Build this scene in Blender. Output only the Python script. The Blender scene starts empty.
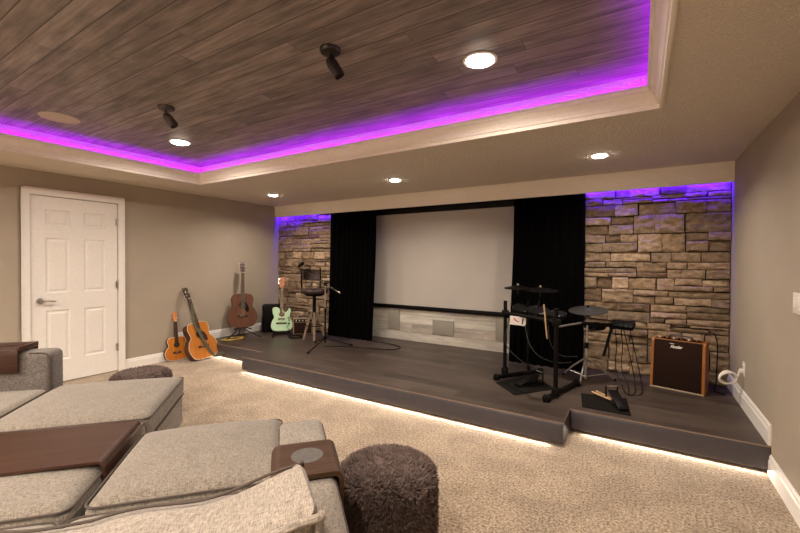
import bpy, bmesh, math, random
from mathutils import Vector, Matrix, noise
random.seed(11)
PI = math.pi
R = math.radians
# light levels
CAN_T, CAN_S, COVE, STONE, EDGE, REAR_FILL, EXPOSURE = 31, 20, 2.5, 13.0, 3.2, 75, 0.03
scene = bpy.context.scene
COL = scene.collection

# ------------------------------------------------------------------ materials
def new_mat(name):
    m = bpy.data.materials.new(name); m.use_nodes = True
    nt = m.node_tree
    return m, nt, nt.nodes['Principled BSDF']

def N(nt, kind, **kw):
    n = nt.nodes.new(kind)
    for k, v in kw.items():
        if hasattr(n, k) and k not in ('Scale',):
            setattr(n, k, v)
        else:
            n.inputs[k].default_value = v
    return n

def ramp(nt, fac, stops):
    r = nt.nodes.new('ShaderNodeValToRGB')
    el = r.color_ramp.elements
    while len(el) < len(stops): el.new(0.5)
    for e, (p, c) in zip(el, stops):
        e.position = p; e.color = (*c, 1)
    nt.links.new(fac, r.inputs[0])
    return r.outputs[0]

def coords(nt, scale=(1, 1, 1), kind='Object', rot=(0, 0, 0)):
    tc = nt.nodes.new('ShaderNodeTexCoord'); mp = nt.nodes.new('ShaderNodeMapping')
    mp.inputs['Scale'].default_value = scale; mp.inputs['Rotation'].default_value = rot
    nt.links.new(tc.outputs[kind], mp.inputs[0])
    return mp.outputs[0]

def noise_tex(nt, vec, scale, detail=3, rough=.55):
    n = nt.nodes.new('ShaderNodeTexNoise')
    n.inputs['Scale'].default_value = scale; n.inputs['Detail'].default_value = detail
    n.inputs['Roughness'].default_value = rough
    if vec is not None: nt.links.new(vec, n.inputs['Vector'])
    return n.outputs['Fac']

def bump(nt, bsdf, h, strength=.3, dist=.01):
    b = nt.nodes.new('ShaderNodeBump')
    b.inputs['Strength'].default_value = strength; b.inputs['Distance'].default_value = dist
    nt.links.new(h, b.inputs['Height']); nt.links.new(b.outputs[0], bsdf.inputs['Normal'])

def mixc(nt, fac, a, b, mode='MIX'):
    m = nt.nodes.new('ShaderNodeMix'); m.data_type = 'RGBA'; m.blend_type = mode
    if isinstance(fac, (int, float)): m.inputs[0].default_value = fac
    else: nt.links.new(fac, m.inputs[0])
    for sock, v in ((m.inputs[6], a), (m.inputs[7], b)):
        if isinstance(v, tuple): sock.default_value = (*v, 1)
        else: nt.links.new(v, sock)
    return m.outputs[2]

def plain(name, col, rough=.5, metal=0, spec=.5, var=.0, vscale=30, bmp=0, bscale=200, sheen=0):
    m, nt, b = new_mat(name)
    b.inputs['Roughness'].default_value = rough; b.inputs['Metallic'].default_value = metal
    b.inputs['Specular IOR Level'].default_value = spec
    if sheen: b.inputs['Sheen Weight'].default_value = sheen
    v = coords(nt)
    f = noise_tex(nt, v, vscale)
    d = max(var, .04)
    c = ramp(nt, f, [(.25, tuple(x * (1 - d) for x in col)), (.75, tuple(min(1, x * (1 + d)) for x in col))])
    nt.links.new(c, b.inputs['Base Color'])
    if bmp: bump(nt, b, noise_tex(nt, v, bscale, 2), bmp, .004)
    return m

def emis(name, col, strength):
    m, nt, b = new_mat(name)
    b.inputs['Base Color'].default_value = (*col, 1)
    b.inputs['Emission Color'].default_value = (*col, 1)
    b.inputs['Emission Strength'].default_value = strength
    return m

def woodgrain(name, dark, light, axis=2, rough=.45, scale=9, spec=.28):
    m, nt, b = new_mat(name)
    s = [scale * 6] * 3; s[axis] = scale * .35
    v = coords(nt, tuple(s))
    f = noise_tex(nt, v, 1.0, 5, .6)
    c = ramp(nt, f, [(.3, dark), (.7, light)])
    nt.links.new(c, b.inputs['Base Color'])
    b.inputs['Roughness'].default_value = rough; b.inputs['Specular IOR Level'].default_value = spec
    return m

def planks(name, width, length, cols, gapcol, grain=.35, rough=.5, axes='xy', gap=.012, bmp=.25, spec=.4, seed=0.0):
    """boards running along the first axis, each its own tone, with grain and knots"""
    m, nt, b = new_mat(name)
    tc = nt.nodes.new('ShaderNodeTexCoord'); sep = nt.nodes.new('ShaderNodeSeparateXYZ')
    nt.links.new(tc.outputs['Object'], sep.inputs[0])
    def math_(op, a, bb=None):
        n = nt.nodes.new('ShaderNodeMath'); n.operation = op
        for i, q in enumerate((a, bb)):
            if q is None: continue
            if isinstance(q, (int, float)): n.inputs[i].default_value = q
            else: nt.links.new(q, n.inputs[i])
        return n.outputs[0]
    L = sep.outputs['X']; W = sep.outputs['Y' if axes == 'xy' else 'Z']
    wv = math_('ADD', math_('DIVIDE', W, width), 40.0 + seed)
    row = math_('FLOOR', wv); wf = math_('FRACT', wv)
    wn = nt.nodes.new('ShaderNodeTexWhiteNoise'); wn.noise_dimensions = '1D'
    nt.links.new(row, wn.inputs['W'])
    lv = math_('ADD', math_('ADD', math_('DIVIDE', L, length), math_('MULTIPLY', wn.outputs['Value'], 7.31)), 40.0)
    colm = math_('FLOOR', lv); lf = math_('FRACT', lv)
    cmb = nt.nodes.new('ShaderNodeCombineXYZ')
    nt.links.new(row, cmb.inputs[0]); nt.links.new(colm, cmb.inputs[1])
    wn2 = nt.nodes.new('ShaderNodeTexWhiteNoise'); wn2.noise_dimensions = '2D'
    nt.links.new(cmb.outputs[0], wn2.inputs['Vector'])
    tone = ramp(nt, wn2.outputs['Value'], cols)
    # grain, shifted per board
    off = nt.nodes.new('ShaderNodeVectorMath'); off.operation = 'MULTIPLY_ADD'
    nt.links.new(wn2.outputs['Color'], off.inputs[0]); off.inputs[1].default_value = (30, 30, 30)
    nt.links.new(tc.outputs['Object'], off.inputs[2])
    mp = nt.nodes.new('ShaderNodeMapping')
    mp.inputs['Scale'].default_value = (2.2, 38, 38)
    nt.links.new(off.outputs[0], mp.inputs[0])
    g = noise_tex(nt, mp.outputs[0], 1.0, 6, .65)
    mp2 = nt.nodes.new('ShaderNodeMapping'); mp2.inputs['Scale'].default_value = (3, 11, 11)
    nt.links.new(off.outputs[0], mp2.inputs[0])
    g2 = noise_tex(nt, mp2.outputs[0], 1.0, 4, .6)
    gm = ramp(nt, g, [(.28, (1 - grain,) * 3), (.68, (1 + grain * .4,) * 3)])
    gm2 = ramp(nt, g2, [(.3, (1 - grain * .8,) * 3), (.62, (1.08,) * 3)])
    c = mixc(nt, 1.0, tone, gm, 'MULTIPLY'); c = mixc(nt, 1.0, c, gm2, 'MULTIPLY')
    e1 = math_('LESS_THAN', wf, gap / width); e2 = math_('LESS_THAN', lf, gap * .5 / length)
    edge = math_('MAXIMUM', e1, e2)
    c = mixc(nt, edge, c, gapcol)
    nt.links.new(c, b.inputs['Base Color'])
    b.inputs['Roughness'].default_value = rough; b.inputs['Specular IOR Level'].default_value = spec
    h = math_('SUBTRACT', math_('MULTIPLY', g, .35), edge)
    bump(nt, b, h, bmp, .004)
    return m

def fabric(name, dark, light, scale=1.0):
    m, nt, b = new_mat(name)
    v1 = coords(nt, (420 * scale, 60 * scale, 60 * scale)); v2 = coords(nt, (60 * scale, 420 * scale, 120 * scale))
    a = noise_tex(nt, v1, 1.0, 2); c2 = noise_tex(nt, v2, 1.0, 2)
    mx = nt.nodes.new('ShaderNodeMath'); mx.operation = 'ADD'
    nt.links.new(a, mx.inputs[0]); nt.links.new(c2, mx.inputs[1])
    hf = nt.nodes.new('ShaderNodeMath'); hf.operation = 'MULTIPLY'; hf.inputs[1].default_value = .5
    nt.links.new(mx.outputs[0], hf.inputs[0])
    col = ramp(nt, hf.outputs[0], [(.36, dark), (.62, light)])
    big = noise_tex(nt, coords(nt), 9, 2)
    col = mixc(nt, 1.0, col, ramp(nt, big, [(.3, (.93,) * 3), (.7, (1.05,) * 3)]), 'MULTIPLY')
    nt.links.new(col, b.inputs['Base Color'])
    b.inputs['Roughness'].default_value = .95; b.inputs['Specular IOR Level'].default_value = .15
    b.inputs['Sheen Weight'].default_value = .15
    bump(nt, b, hf.outputs[0], .5, .003)
    return m

M = {}
M['wall'] = plain('taupe_paint', (.35, .293, .226), .85, var=.02, vscale=3, bmp=.08, bscale=350, spec=.25)
M['white'] = plain('white_trim_paint', (.72, .675, .615), .45, var=.01, bmp=0)
M['fascia'] = plain('cream_trim_paint', (.80, .725, .635), .6, var=.015)
# knockdown ceiling
m, nt, b = new_mat('textured_ceiling_paint')
v = coords(nt); f = noise_tex(nt, v, 85, 4, .7)
nt.links.new(ramp(nt, f, [(.3, (.76, .675, .575)), (.7, (.90, .815, .71))]), b.inputs['Base Color'])
b.inputs['Roughness'].default_value = .9; b.inputs['Specular IOR Level'].default_value = .2
bump(nt, b, ramp(nt, f, [(.42, (0, 0, 0)), (.6, (1, 1, 1))]), .7, .010); M['ceiling'] = m
M['ceil_wood'] = planks('weathered_wood_ceiling', .1195, 2.3,
    [(0, (.235, .190, .165)), (.35, (.275, .225, .197)), (.65, (.25, .203, .178)), (1, (.315, .26, .23))], (.07, .052, .044), .55, .55, gap=.006)
M['deck'] = planks('dark_vinyl_plank', .15, 1.2,
    [(0, (.040, .028, .022)), (.5, (.056, .040, .032)), (1, (.074, .054, .043))], (.018, .013, .011), .34, .40, gap=.004, bmp=.12, spec=.3)
M['whitewash'] = planks('whitewashed_boards', .128, 1.1,
    [(0, (.36, .32, .265)), (.4, (.50, .465, .40)), (.7, (.41, .35, .285)), (1, (.60, .57, .50))], (.17, .145, .115), .25, .7, axes='xz', gap=.004, seed=.53)
# carpet
m, nt, b = new_mat('beige_carpet')
v = coords(nt)
f1 = noise_tex(nt, v, 75, 4, .75); f2 = noise_tex(nt, v, 3.2, 3, .6); f3 = noise_tex(nt, v, 38, 3, .6)
c = ramp(nt, f1, [(.38, (.13, .087, .052)), (.61, (.56, .43, .295))])
c = mixc(nt, 1.0, c, ramp(nt, f2, [(.40, (.84, .83, .82)), (.58, (1.06, 1.06, 1.06))]), 'MULTIPLY')
c = mixc(nt, 1.0, c, ramp(nt, f3, [(.35, (.86, .86, .86)), (.65, (1.08, 1.08, 1.08))]), 'MULTIPLY')
nt.links.new(c, b.inputs['Base Color']); b.inputs['Roughness'].default_value = 1
b.inputs['Specular IOR Level'].default_value = .05; b.inputs['Sheen Weight'].default_value = .2
ad = nt.nodes.new('ShaderNodeMath'); ad.operation = 'ADD'; nt.links.new(f1, ad.inputs[0]); nt.links.new(f3, ad.inputs[1])
bump(nt, b, ad.outputs[0], .8, .015); M['carpet'] = m
# stone, one tone per block
m, nt, b = new_mat('ledge_stone')
at = nt.nodes.new('ShaderNodeAttribute'); at.attribute_name = 'tint'
c = ramp(nt, at.outputs['Fac'], [(0, (.15, .100, .062)), (.2, (.30, .215, .138)), (.4, (.21, .155, .105)), (.6, (.38, .275, .178)), (.78, (.27, .190, .118)), (.9, (.46, .345, .235)), (.95, (.46, .345, .235)), (1, (.19, .10, .065))])
v = coords(nt, (1, 1, 1.8))
f = noise_tex(nt, v, 16, 6, .65); f2 = noise_tex(nt, v, 70, 4, .7)
c = mixc(nt, 1.0, c, ramp(nt, f, [(.32, (.55, .54, .53)), (.66, (1.25, 1.22, 1.18))]), 'MULTIPLY')
c = mixc(nt, 1.0, c, ramp(nt, f2, [(.32, (.70, .70, .70)), (.68, (1.18, 1.18, 1.18))]), 'MULTIPLY')
nt.links.new(c, b.inputs['Base Color']); b.inputs['Roughness'].default_value = .9; b.inputs['Specular IOR Level'].default_value = .25
ad = nt.nodes.new('ShaderNodeMath'); ad.operation = 'ADD'; nt.links.new(f, ad.inputs[0]); nt.links.new(f2, ad.inputs[1])
bump(nt, b, ad.outputs[0], .6, .012); M['stone'] = m
M['mortar'] = plain('dark_grout', (.03, .024, .019), .95)
M['riser'] = plain('charcoal_riser_vinyl', (.050, .042, .047), .5, var=.12, vscale=14)
M['velvet'] = plain('black_velvet', (.0016, .0013, .0013), 1, spec=.02, var=.2)
M['screen'] = plain('grey_screen_cloth', (.40, .365, .325), .9, var=.01, vscale=1.5, spec=.1)
M['black'] = plain('matte_black', (.0026, .0020, .0017), .5, var=.15, spec=.12)
M['blackgloss'] = plain('satin_black_metal', (.0032, .0026, .0022), .35, var=.15, spec=.2)
M['rubber'] = plain('pad_rubber', (.0034, .003, .0027), .7, var=.15, spec=.1)
M['cymrubber'] = plain('grey_cymbal_rubber', (.024, .022, .022), .5, var=.1, spec=.3)
M['chrome'] = plain('chrome', (.52, .50, .47), .3, .9, var=.02)
M['nickel'] = plain('satin_nickel', (.50, .46, .42), .3, 1, var=.03)
M['bronze'] = plain('dark_bronze_metal', (.030, .024, .021), .38, .4, var=.1)
M['hazebronze'] = plain('hazed_bronze_metal', (.07, .06, .052), .5, .3, var=.1)  # dark bronze paled to grey: haze put into the colour
M['grille'] = plain('grey_grille_cloth', (.25, .23, .185), .85, var=.12, vscale=300)
M['tan_grille'] = plain('tan_ceiling_grille', (.50, .41, .345), .85, var=.05, vscale=400)
M['fabric'] = fabric('oatmeal_sofa_weave', (.095, .076, .058), (.262, .223, .178))
M['fabricfine'] = fabric('oatmeal_cushion_weave', (.125, .102, .080), (.325, .275, .222), 1.1)
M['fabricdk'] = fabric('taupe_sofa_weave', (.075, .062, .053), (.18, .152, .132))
M['piping'] = plain('sofa_piping', (.062, .045, .035), .95, var=.15, vscale=200)
M['traywood'] = woodgrain('espresso_wood', (.030, .012, .007), (.058, .026, .016), 0, .36, 10, .25)
M['cupwood'] = woodgrain('walnut_wood', (.032, .015, .0075), (.062, .031, .016), 0, .5, 12, .2)
M['cupgrey'] = plain('grey_cup_liner', (.075, .066, .056), .6, var=.25, vscale=60)
M['fur'] = plain('brown_shag_fur', (.135, .095, .081), .9, var=.45, vscale=45, spec=.2)
M['lamp'] = emis('lamp_diffuser', (1, .88, .76), 45)
M['white_plastic'] = plain('white_plastic', (.72, .67, .60), .4)
M['slot'] = plain('outlet_slot', (.03, .03, .03), .6)
# guitars
M['spruce'] = woodgrain('amber_spruce_top', (.33, .105, .016), (.45, .165, .030), 2, .28, 10)
M['uke_top'] = woodgrain('orange_cedar_top', (.40, .120, .013), (.54, .185, .024), 2, .3, 10)
M['mahogany'] = woodgrain('dark_mahogany', (.055, .021, .011), (.095, .038, .02), 2, .3, 10)
M['oldtop'] = woodgrain('worn_brown_top', (.068, .027, .014), (.125, .050, .026), 2, .35, 8)
M['rosewood'] = woodgrain('rosewood', (.028, .014, .010), (.055, .028, .02), 2, .65, 10, .15)
M['maple'] = woodgrain('maple_neck', (.07, .044, .026), (.11, .07, .043), 2, .35, 9)
M['redhead'] = woodgrain('copper_brown_headstock', (.27, .10, .048), (.38, .16, .08), 2, .35, 9)
M['neckbrown'] = woodgrain('brown_neck', (.11, .05, .025), (.17, .085, .045), 2, .4, 9)
M['surf'] = plain('surf_green_lacquer', (.36, .54, .32), .25, var=.03)
M['burst'] = plain('amber_burst_edge', (.30, .12, .035), .3, var=.2)
M['tort'] = plain('tortoiseshell', (.045, .015, .010), .25, var=.5, vscale=40)
M['bone'] = plain('bone', (.70, .62, .48), .4)
M['string'] = plain('bronze_string', (.42, .34, .24), .3, 1)
M['hole'] = plain('soundhole_shadow_cavity', (.012, .008, .006), .9)
M['strap'] = plain('olive_webbing', (.075, .070, .040), .9, var=.2, vscale=120)
M['leather'] = plain('brown_seat_leather', (.034, .019, .014), .42, var=.2, vscale=20)
M['greywood'] = woodgrain('grey_brown_oak', (.15, .10, .068), (.24, .17, .12), 2, .5, 9)
M['yellow'] = plain('yellow_cable_jacket', (.42, .27, .05), .5)
M['stick'] = woodgrain('hickory_stick', (.36, .22, .11), (.50, .33, .18), 2, .5, 9)
M['mat'] = plain('dark_rug_mat', (.009, .008, .0065), .95, spec=.05, var=.25, vscale=150, bmp=.4)
M['ampwood'] = woodgrain('orange_stained_maple', (.22, .074, .015), (.31, .112, .026), 2, .45, 9, .2)
M['ampgrille'] = plain('brown_speaker_cloth', (.020, .0100, .007), .95, var=.3, vscale=320, bmp=.25, bscale=500, spec=.05)
M['ampbase'] = plain('cream_piping', (.36, .27, .19), .5)
M['silver'] = plain('silver_lettering', (.66, .60, .54), .35, .2)
M['tweed'] = plain('tan_tolex', (.20, .14, .075), .8, var=.15, vscale=200)
M['card'] = plain('white_card', (.72, .66, .60), .7)
M['redink'] = plain('red_ink', (.42, .09, .05), .7)

# ------------------------------------------------------------------ mesh tools
def catmull(pts, n=8, closed=False):
    P = [Vector(p) for p in pts]; out = []
    L = len(P)
    rng = range(L) if closed else range(L - 1)
    for i in rng:
        p1, p2 = P[i], P[(i + 1) % L]
        p0 = P[i - 1] if (closed or i > 0) else p1 * 2 - p2
        p3 = P[(i + 2) % L] if (closed or i + 2 < L) else p2 * 2 - p1
        for k in range(n):
            t = k / n
            out.append(.5 * ((2 * p1) + (p2 - p0) * t + (2 * p0 - 5 * p1 + 4 * p2 - p3) * t * t + (3 * p1 - p0 - 3 * p2 + p3) * t ** 3))
    if not closed: out.append(P[-1])
    return out

class MB:
    def __init__(s): s.v = []; s.f = []; s.sm = []
    def add(s, verts, faces, smooth=False, mat=None):
        o = len(s.v)
        s.v += [(mat @ Vector(p)) if mat is not None else Vector(p) for p in verts]
        s.f += [tuple(i + o for i in f) for f in faces]
        s.sm += [smooth] * len(faces)
        return s
    def box(s, c, size, mat=None):
        x, y, z = (q / 2 for q in size); cx, cy, cz = c
        v = [(cx + a * x, cy + b * y, cz + d * z) for a in (-1, 1) for b in (-1, 1) for d in (-1, 1)]
        f = [(0, 1, 3, 2), (4, 6, 7, 5), (0, 4, 5, 1), (2, 3, 7, 6), (0, 2, 6, 4), (1, 5, 7, 3)]
        return s.add(v, f, False, mat)
    def b2(s, a, b, mat=None):
        return s.box([(p + q) / 2 for p, q in zip(a, b)], [abs(q - p) for p, q in zip(a, b)], mat)
    def rbox(s, c, size, r=.01, seg=2, mat=None, smooth=True):
        bm = bmesh.new(); bmesh.ops.create_cube(bm, size=1)
        for vv in bm.verts: vv.co = Vector((vv.co.x * size[0], vv.co.y * size[1], vv.co.z * size[2]))
        bmesh.ops.bevel(bm, geom=bm.edges[:], offset=min(r, min(size) * .49), segments=seg, profile=.5, affect='EDGES')
        bm.verts.ensure_lookup_table()
        v = [vv.co + Vector(c) for vv in bm.verts]; f = [[q.index for q in ff.verts] for ff in bm.faces]
        bm.free()
        return s.add(v, f, smooth, mat)
    def rb2(s, a, b, r=.01, seg=2, mat=None):
        return s.rbox([(p + q) / 2 for p, q in zip(a, b)], [abs(q - p) for p, q in zip(a, b)], r, seg, mat)
    def tube(s, pts, r, n=8, closed=False, mat=None, cap=True, radii=None):
        P = [Vector(p) for p in pts]; L = len(P)
        if L < 2: return s
        T = []
        for i in range(L):
            a = P[i - 1] if (i > 0 or closed) else P[i]; b = P[(i + 1) % L] if (i + 1 < L or closed) else P[i]
            d = b - a; T.append(d.normalized() if d.length > 1e-9 else Vector((0, 0, 1)))
        up = Vector((0, 0, 1)) if abs(T[0].z) < .9 else Vector((1, 0, 0))
        nrm = (up - T[0] * up.dot(T[0])).normalized()
        v = []
        for i in range(L):
            nrm = nrm - T[i] * nrm.dot(T[i])
            nrm = nrm.normalized() if nrm.length > 1e-9 else T[i].orthogonal().normalized()
            bn = T[i].cross(nrm); rr = radii[i] if radii else r
            for k in range(n):
                a = 2 * PI * k / n
                v.append(P[i] + (nrm * math.cos(a) + bn * math.sin(a)) * rr)
        f = []
        for i in range(L if closed else L - 1):
            j = (i + 1) % L
            for k in range(n):
                k2 = (k + 1) % n
                f.append((i * n + k, i * n + k2, j * n + k2, j * n + k))
        if cap and not closed:
            f.append(tuple(range(n))[::-1]); f.append(tuple(range((L - 1) * n, L * n)))
        return s.add(v, f, True, mat)
    def cyl(s, a, b, r, n=16, r2=None, mat=None):
        return s.tube([a, b], r, n, mat=mat, radii=[r, r if r2 is None else r2])
    def lathe(s, prof, n=32, mat=None):
        v = []; f = []
        for (r, z) in prof:
            for k in range(n):
                a = 2 * PI * k / n; v.append((r * math.cos(a), r * math.sin(a), z))
        for i in range(len(prof) - 1):
            for k in range(n):
                k2 = (k + 1) % n
                f.append((i * n + k, i * n + k2, (i + 1) * n + k2, (i + 1) * n + k))
        f.append(tuple(range(n))[::-1]); f.append(tuple(range((len(prof) - 1) * n, len(prof) * n)))
        return s.add(v, f, True, mat)
    def prism(s, outline, d0, d1, plane='xz', mat=None, smooth=False):
        """outline in a plane, extruded across it from d0 to d1"""
        n = len(outline); v = []
        for d in (d0, d1):
            for (a, b) in outline:
                v.append({'xz': (a, d, b), 'xy': (a, b, d), 'yz': (d, a, b)}[plane])
        f = [tuple(range(n)), tuple(range(n, 2 * n))[::-1]]
        o = len(s.v)
        s.add(v, f, False, mat)
        s.f += [(o + i, o + n + i, o + n + (i + 1) % n, o + (i + 1) % n) for i in range(n)]; s.sm += [smooth] * n
        return s
    def cushion(s, half, r=.05, puff=.03, n=16, fn=None, side=.0):
        hx, hy, hz = half
        g = [-math.cos(PI * i / n) for i in range(n + 1)]
        g = [.5 * (q + (-1 + 2 * i / n)) for i, q in enumerate(g)]
        idx = {}; v = []; f = []
        def vert(q):
            k = tuple(round(t, 5) for t in q)
            if k in idx: return idx[k]
            p = Vector((q[0] * hx, q[1] * hy, q[2] * hz))
            inner = Vector([max(-(h - min(r, h)), min(h - min(r, h), t)) for h, t in zip(half, p)])
            d = p - inner
            if d.length > 1e-9: p = inner + d.normalized() * min(r, max(d.length, 0) if d.length < r else r)
            wx = 1 - q[0] ** 2; wy = 1 - q[1] ** 2; wz = 1 - q[2] ** 2
            p.z += (1 if q[2] > 0 else -.3) * puff * wx ** .6 * wy ** .6 * abs(q[2])
            p.x += q[0] * side * wz * wy ** .5; p.y += q[1] * side * wz * wx ** .5
            if fn: p = fn(p, q)
            idx[k] = len(v); v.append(p); return idx[k]
        for ax in range(3):
            for sgn in (-1, 1):
                for i in range(n):
                    for j in range(n):
                        qs = []
                        for (a, b) in ((i, j), (i + 1, j), (i + 1, j + 1), (i, j + 1)):
                            q = [0, 0, 0]; q[ax] = sgn; q[(ax + 1) % 3] = g[a]; q[(ax + 2) % 3] = g[b]
                            qs.append(vert(q))
                        f.append(tuple(qs if sgn > 0 else qs[::-1]))
        s.add(v, f, True); return s
    def build(s, name, mat, parent=None, loc=None, weld=False):
        me = bpy.data.meshes.new(name)
        me.from_pydata([tuple(p) for p in s.v], [], s.f)
        me.polygons.foreach_set('use_smooth', s.sm)
        me.materials.append(mat if not isinstance(mat, str) else M[mat]); me.validate(); me.update()
        bm = bmesh.new(); bm.from_mesh(me); bmesh.ops.recalc_face_normals(bm, faces=bm.faces[:]); bm.to_mesh(me); bm.free()
        o = bpy.data.objects.new(name, me); COL.objects.link(o)
        if any(s.sm):
            try: me.set_sharp_from_angle(angle=R(42))
            except Exception: pass
        if parent is not None: o.parent = parent
        if loc is not None: o.location = loc
        return o

def tag(o, label=None, cat=None, group=None, kind=None):
    if label: o['label'] = label
    if cat: o['category'] = cat
    if group: o['group'] = group
    if kind: o['kind'] = kind
    return o
def thing(name, label, cat, loc=(0, 0, 0), rot=(0, 0, 0), group=None):
    o = bpy.data.objects.new(name, None); COL.objects.link(o)
    o.empty_display_size = .05
    o.location = loc; o.rotation_euler = rot
    return tag(o, label, cat, group)
def struct(name, mb, mat, parent=None):
    o = mb.build(name, mat, parent)
    if parent is None: o['kind'] = 'structure'
    return o
def copy_tree(o, parent=None):
    c = o.copy(); COL.objects.link(c)
    if parent is not None: c.parent = parent
    for ch in list(o.children): copy_tree(ch, c)
    return c

# ------------------------------------------------------------------ room constants (metres; camera stands at x=0, y=0)
XL, XR = -5.437, .73
YB, YN, YST, YF = -2.6, 4.978, 4.765, 4.672     # rear wall, screen wall, stone face, fascia front
ZC, ZW, ZS, ZF = 2.297, 2.50, .1886, 2.111      # soffit, wood tray, stage, fascia bottom
TX0, TX1, TY0, TY1 = -4.60, .093, -1.95, 2.812  # tray opening
T = .1

struct('floor', MB().b2((XL - T, YB - T, -.1), (XR + T, YN + .25, 0)), 'carpet')
struct('wall_left', MB().b2((XL - T, YB - T, 0), (XL, YN + .25, 2.7)), 'wall')
struct('wall_right', MB().b2((XR, YB - T, 0), (XR + T, YN + .25, 2.7)), 'wall')
struct('wall_rear', MB().b2((XL, YB - T, 0), (XR, YB, 2.7)), 'wall')
struct('wall_back', MB().b2((XL, YN, 0), (XR, YN + .2, 2.7)), 'whitewash')
mb = MB()
mb.b2((XL, YB, ZC), (TX0, YN, ZC + .35)); mb.b2((TX1, YB, ZC), (XR, YN, ZC + .35))
mb.b2((TX0, TY1, ZC), (TX1, YN, ZC + .35)); mb.b2((TX0, YB, ZC), (TX1, TY0, ZC + .35))
struct('ceiling', mb, 'ceiling')
struct('ceiling_tray', MB().b2((TX0, TY0, ZW), (TX1, TY1, ZW + .1)), 'ceil_wood')

# crown moulding round the tray: one mitred sweep, lip stands off the tray wall
prof = [(0.0, ZC + .001), (-.012, ZC - .012), (-.004, ZC - .016), (.006, ZC - .014), (.008, ZC + .010), (.016, ZC + .014), (.020, ZC + .030), (.030, ZC + .050), (.046, ZC + .070),
        (.052, ZC + .078), (.060, ZC + .080), (.062, ZC + .098), (.070, ZC + .102), (.070, ZC + .114), (.056, ZC + .114), (.056, ZC + .104), (.0, ZC + .085)]
mb = MB(); v = []; f = []
for (o, z) in prof:
    v += [(TX0 + o, TY0 + o, z), (TX1 - o, TY0 + o, z), (TX1 - o, TY1 - o, z), (TX0 + o, TY1 - o, z)]
n = len(prof)
for i in range(n):
    j = (i + 1) % n
    for k in range(4):
        k2 = (k + 1) % 4
        f.append((i * 4 + k, i * 4 + k2, j * 4 + k2, j * 4 + k))
mb.add(v, f)
struct('trim_1', mb, 'fascia')

# fascia over the stage with a small cap moulding
mb = MB(); mb.b2((XL, YF, ZF), (XR, YF + .028, ZC))
mb.b2((XL, YF - .012, ZC - .022), (XR, YF, ZC)); mb.b2((XL, YF - .006, ZC - .04), (XR, YF, ZC - .022))
struct('trim_2', mb, 'fascia')

# baseboards
def base_profile(h): return [(0, 0), (.016, 0), (.016, h * .70), (.011, h * .80), (.011, h * .9), (.005, h), (0, h)]
def baseboard(name, x, side, y0, y1, z0, h):
    mb = MB()
    mb.prism([(x + side * o, z0 + z) for (o, z) in base_profile(h)], y0, y1, 'xz')
    return struct(name, mb, 'white')
baseboard('baseboard_left', XL, 1, 2.33, 3.345, 0, .122)
baseboard('baseboard_left_rear', XL, 1, YB, 1.381, 0, .122)
baseboard('baseboard_left_stage', XL, 1, 3.345, 4.79, ZS, .122)
baseboard('baseboard_right', XR, -1, YB, 3.37, 0, .135)
baseboard('baseboard_right_stage', XR, -1, 3.372, 4.79, ZS, .135)

# ------------------------------------------------------------------ stage
stage = MB()
def deck_piece(x0, x1, y0):
    stage.b2((x0, y0 + .02, .03), (x1, YN, ZS - .004))
deck_piece(XL, -4.122, 3.345); deck_piece(-4.122, -.465, 3.045); deck_piece(-.465, XR, 3.37)
outline = [(XL, 3.345), (-4.122, 3.345), (-4.122, 3.045), (-.465, 3.045), (-.465, 3.37), (XR, 3.37), (XR, YN), (XL, YN)]
stage.prism(outline, ZS - .018, ZS, 'xy')
st = struct('stage_platform', stage, 'deck')
def riser(x0, x1, y): MB().rb2((x0, y - .006, .030), (x1, y + .020, ZS - .013), .009, 3).build('riser', 'riser', st)
riser(XL, -4.122, 3.345); riser(-4.122, -.465, 3.045); riser(-.465, XR, 3.37)
MB().b2((-.49, 3.071, .036), (-.473, 3.396, ZS - .019)).build('riser_return', 'riser', st)
MB().b2((-4.114, 3.071, .036), (-4.097, 3.396, ZS - .019)).build('riser_return', 'riser', st)
nz = MB()
for (x0, x1, y) in ((XL, -4.122, 3.345), (-4.122, -.465, 3.045), (-.465, XR, 3.37)):
    nz.b2((x0, y - .001, ZS - .012), (x1, y + .003, ZS - .001))
nz.b2((-.467, 3.044, ZS - .012), (-.463, 3.37, ZS - .001))
nz.build('nosing', woodgrain('nosing_wood', (.17, .12, .09), (.25, .185, .14), 0, .35, 8), st)

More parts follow.
